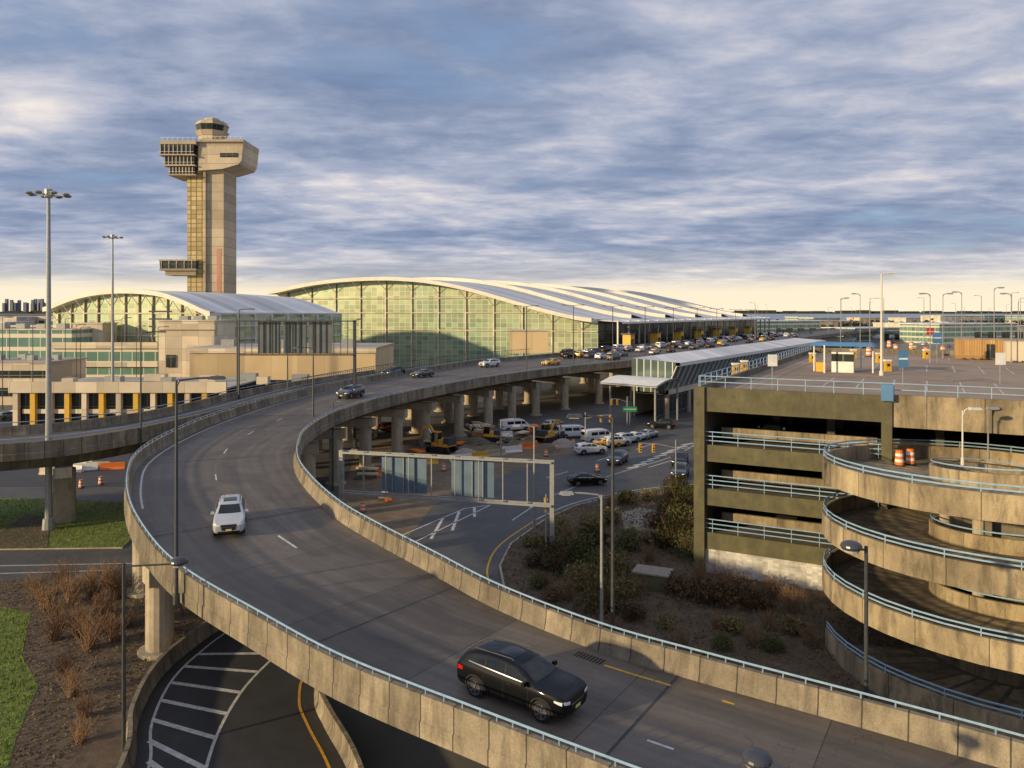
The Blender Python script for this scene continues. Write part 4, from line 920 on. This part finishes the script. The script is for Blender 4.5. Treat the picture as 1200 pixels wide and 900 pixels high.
def treeline(name,x0,x1,y,h,n):
    m=MB()
    for i in range(n):
        x=R.uniform(x0,x1); q=h*R.uniform(.5,1.1); w=h*R.uniform(.6,1.6); yy=y+R.uniform(-h*2,h*2)
        for _ in range(26):
            c=Vector((x+R.gauss(0,w*.45),yy+R.gauss(0,w*.45),abs(R.gauss(q*.55,q*.25)))); u=Vector((R.gauss(0,1),R.gauss(0,1),R.gauss(0,1))).normalized()*q*.22; v=u.orthogonal().normalized()*q*.2
            m.face([c-u,c-v,c+u,c+v],treem)
    m.obj(name)
treeline('treeline',280,760,930,9,160); treeline('treeline',-900,-250,1100,10,120)
m=MB()
for i in range(160):
    a=-9000+i*120; h=18+16*R.random(); m.box((a,7600+R.uniform(-100,100),h/2),(150,60,h),treem,0,(.8,1))
m.obj('distant_shore')
m=MB()
for i in range(22): m.box((-5050+R.uniform(-260,200),8000+R.uniform(-100,100),60),(24,24,R.uniform(60,190)),pmat('far_tower',(.14,.16,.20)))
m.obj('distant_skyline')
for i in range(5):
    m=MB(); D=420+i*60; m.cyl((0,0,3),(26,0,3),1.9,1.9,white,12); m.cyl((26,0,3),(31,0,3.4),1.9,.3,white,12); m.cyl((0,0,3),(-3,0,2.8),1.9,.6,white,12); m.face([(8,0,2),(14,0,2),(19,15,2.6),(17,15,2.6)],white); m.face([(8,0,2),(14,0,2),(19,-15,2.6),(17,-15,2.6)],white); m.face([(26,0,4),(31,0,4),(32,0,10),(30,0,10)],blues); m.cyl((5,0,0),(5,0,2),.3,.3,steel,5); m.cyl((16,2,0),(16,2,2),.3,.3,steel,5); m.cyl((16,-2,0),(16,-2,2),.3,.3,steel,5); m.obj('airliner',((905+i*60-600)*D/900,D,0),.5)
# ---------------------------------------------------------------- sky, sun
EL,AZ=math.radians(13),math.radians(240)
w=bpy.data.worlds.new('World'); scene.world=w; w.use_nodes=True; nt=w.node_tree; bg=nt.nodes['Background']; bg.inputs[1].default_value=.12
sky=N(nt,'ShaderNodeTexSky',sky_type='NISHITA'); sky.sun_disc=False; sky.sun_elevation=EL; sky.sun_rotation=AZ; sky.air_density=1; sky.dust_density=1
tc=N(nt,'ShaderNodeTexCoord'); sp=N(nt,'ShaderNodeSeparateXYZ'); nt.links.new(tc.outputs['Generated'],sp.inputs[0])
zc=math_(nt,'ADD',math_(nt,'MAXIMUM',sp.outputs[2],0.0),.09)
cb=N(nt,'ShaderNodeCombineXYZ'); nt.links.new(math_(nt,'DIVIDE',sp.outputs[0],zc),cb.inputs[0]); nt.links.new(math_(nt,'DIVIDE',sp.outputs[1],zc),cb.inputs[1])
cb.inputs[2].default_value=3.7
n1=noise(nt,scalevec(nt,cb.outputs[0],(.9,1.0,1)),1.0,9,.54,.25)
n2=noise(nt,scalevec(nt,cb.outputs[0],(.7,1.0,1)),.55,5,.5,.2)
n3=noise(nt,scalevec(nt,cb.outputs[0],(1.0,1.4,1)),2.6,8,.62,.2)
shade=math_(nt,'ADD',math_(nt,'MULTIPLY',n1,.44),math_(nt,'ADD',math_(nt,'MULTIPLY',n2,.28),math_(nt,'MULTIPLY',n3,.28)))
cloud=ramp(nt,shade,[(.39,(1.5,2.05,3.3)),(.455,(2.3,2.8,4.0)),(.505,(3.3,3.7,4.8)),(.56,(5.0,5.0,5.6)),(.64,(8.0,7.3,6.6))])
cov=ramp(nt,n1,[(.26,0.0),(.40,1.0)])
blue=mix(nt,.7,sky.outputs[0],(2.2,3.2,5.2))
col=mix(nt,cov,blue,cloud)
hor=ramp(nt,sp.outputs[2],[(0.0,1.0),(.026,.95),(.043,.30),(.085,0.0)])
col=mix(nt,hor,col,(8.6,7.5,5.5))
nt.links.new(col,bg.inputs[0])
sl=bpy.data.lights.new('sun','SUN'); sl.energy=5.0; sl.angle=math.radians(1.5); sl.color=(1,.76,.42)
so=bpy.data.objects.new('sun',sl); scene.collection.objects.link(so)
sd=Vector((math.sin(AZ)*math.cos(EL),math.cos(AZ)*math.cos(EL),math.sin(EL))); so.rotation_euler=sd.to_track_quat('Z','Y').to_euler(); so.location=sd*100
scene.view_settings.view_transform='Standard'; scene.view_settings.look='None'; scene.view_settings.exposure=0
cd=bpy.data.cameras.new('camera'); cd.lens=27; cd.sensor_width=36; cd.shift_y=-85/1200; cd.clip_end=40000; cd.clip_start=.2
co=bpy.data.objects.new('camera',cd); scene.collection.objects.link(co); co.location=(0,0,CAMH); co.rotation_euler=(math.pi/2,0,0); scene.camera=co
